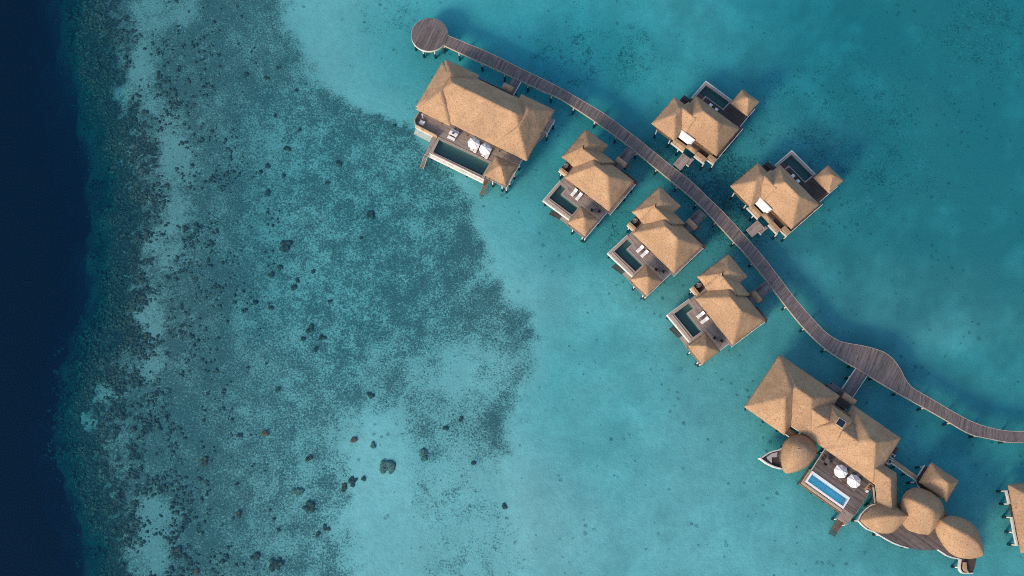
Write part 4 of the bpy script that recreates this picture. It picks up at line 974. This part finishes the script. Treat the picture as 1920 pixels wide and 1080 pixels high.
# small square spa hut with footbridge
o = thing('spa_hut', 'small square thatched hut over the water behind the leaf-roofed spa', 'hut', F2, 45.7, 39.9)
thatch('thatched_roof', hip(43.42, 47.95, 38.15, 41.65, 4.2, (45.4, 39.85), (46.0, 39.85), 6.5), o)
MB().box(43.75, 47.6, 38.35, 41.4, 1.72, 1.9).build('decking', 'dark_wood', o)
fascia(o, [(44.75, 38.28), (44.1, 38.45), (43.7, 38.8)], .08); fascia(o, [(43.7, 39.5), (43.7, 41.45)], .08)
wall_box(o, 44.4, 47.2, 38.9, 41, 1.9, 4.5); MB().box(44.33, 44.4, 39.2, 40, 1.95, 3.9).build('door', 'brown_wood', o)
for u, v in ((43.8, 41.3), (43.85, 38.6), (47.5, 38.5), (47.5, 41.3), (45.6, 40)): pile(o, u, v, 1.7)
o = thing('footbridge', 'narrow tan footbridge with white edge from lodge side deck to the square hut', 'footbridge', F2, 42.5, 39.2)
MB().prism([(39.35, 38.95), (43.9, 38.85), (43.95, 39.45), (39.35, 39.55)], 1.78, 1.885).build('decking', 'tan_wood', o)
fascia(o, [(39.35, 38.9), (43.9, 38.8)], .08)
for u in (40.9, 42.6): pile(o, u, 39.15, 1.7, .08)

# ------------------------------------------------------------------ boat-shaped pavilion
Bc = (1410, 790, 12)
o = thing('boat_shaped_pavilion', 'boat-shaped lounge with pointed white bow under an oval thatched roof', 'pavilion', F2, 26.5, 30.5)
hp = [F2.px(x, y, Z, Bc) for x, y in ((185, 835), (240, 800), (330, 735), (450, 680), (590, 650), (760, 560), (960, 480), (1200, 480), (1330, 600), (1330, 800), (1200, 960), (980, 1050), (800, 1070), (640, 1062), (500, 1025), (390, 975), (300, 925), (230, 870))]
MB().prism(hp, 1.45, 1.72).build('decking', 'boardwalk_wood', o)
MB().strip(hp, .16, 1.25, 2.15, 0, True).build('hull', 'white_paint', o)
MB().prism([F2.px(x, y, 1.9, Bc) for x, y in ((335, 800), (440, 725), (575, 690), (560, 800), (450, 810), (450, 955), (350, 850))], 1.72, 1.98).build('cushion', 'cushion_lilac', o, bevel=.04)
MB().prism([F2.px(x, y, 1.75, Bc) for x, y in ((450, 815), (600, 800), (620, 1050), (500, 1000), (450, 960))], 1.725, 1.76).build('floor_mat', 'dark_wood', o)
a = F2.px(190, 832, 2.2, Bc); MB().tube((*a, 1.0), (*a, 2.4), .10).build('bow_post', 'white_paint', o)
out = [(380, 480), (385, 400), (415, 300), (475, 235), (560, 205), (650, 208), (725, 250), (775, 320), (793, 395), (770, 470), (700, 555), (600, 615), (500, 642), (430, 642), (398, 580)]
ol = [Vector((*F2.px(x, y, 4.2, (1400, 780, 6)), 4.2)) for x, y in out]
ap = F2.px(590, 385, 6.7, (1400, 780, 6))
dome('oval_roof', ol, (*ap, 6.6), o, .75)
m = MB(); m.tube((ap[0]-.25, ap[1]+.02, 6.62), (ap[0]+.3, ap[1]+.3, 6.6), .10, .07); m.build('ridge_cap', 'thatch', o)
wl = [F2.px(x, y, 3, (1400, 780, 6)) for x, y in ((480, 330), (600, 260), (720, 320), (730, 430), (620, 550), (500, 560), (440, 500), (430, 400))]
for k, p in enumerate(wl): MB().tube((*p, 1.7), (*p, 4.5), .07).build('post', 'wall_wood', o); pile(o, p[0], p[1], 1.5)
m = MB().prism([F2.px(x, y, Z, Bc) for x, y in ((1050, 500), (1150, 340), (1330, 430), (1250, 560))], 1.7, 1.88); m.build('gangway', 'dark_wood', o)

# ------------------------------------------------------------------ villa cut by the right edge of the picture
FE = Frame(0, 0, -12)
o = thing('edge_villa', 'thatched villa with white-beamed deck cut off by the right edge of the picture', 'villa', FE, 73, 15)
A0 = FE.px(1735, 50, 4.4, D); A1 = FE.px(1882, 822, 4.4, D)
d = Vector((A1[0]-A0[0], A1[1]-A0[1])).normalized(); q = Vector((-d.y, d.x))
if q.x < 0: q = -q
def E_(s, t, z): return (A0[0]+d.x*s+q.x*t, A0[1]+d.y*s+q.y*t, z)
Ln = Vector((A1[0]-A0[0], A1[1]-A0[1])).length
thatch('thatched_roof', [[E_(0, 0, 4.4), E_(Ln, 0, 4.4), E_(Ln-4.2, 4.2, 8.6), E_(4.2, 4.2, 8.6)], [E_(0, 8.4, 4.4), E_(Ln, 8.4, 4.4), E_(Ln-4.2, 4.2, 8.6), E_(4.2, 4.2, 8.6)], [E_(0, 0, 4.4), E_(0, 8.4, 4.4), E_(4.2, 4.2, 8.6)], [E_(Ln, 0, 4.4), E_(Ln, 8.4, 4.4), E_(Ln-4.2, 4.2, 8.6)]], o)
pb = [FE.px(x, y, Z, D) for x, y in ((1722, 118), (1757, 268), (1783, 415), (1813, 590), (1846, 742))]
dd = [(*pb[0],), (*pb[-1],), E_(Ln-.5, 7.5, 0)[:2], E_(.5, 7.5, 0)[:2]]
MB().prism(dd, 1.72, 1.9).build('decking', 'dark_wood', o)
fascia(o, pb[:2], .22, 1.5, 2.0); fascia(o, pb[2:], .22, 1.5, 2.0)
wp = [E_(1.3, 1.3, 0)[:2], E_(Ln-1.3, 1.3, 0)[:2], E_(Ln-1.3, 7, 0)[:2], E_(1.3, 7, 0)[:2]]
MB().prism(wp, 1.9, 4.9).build('wall', 'wall_wood', o)
for x, y in ((1725, 122), (1757, 266), (1785, 418), (1815, 588), (1845, 730)):
    u, v = FE.px(x, y, 1.7, D); pile(o, u, v, 1.75, .12)
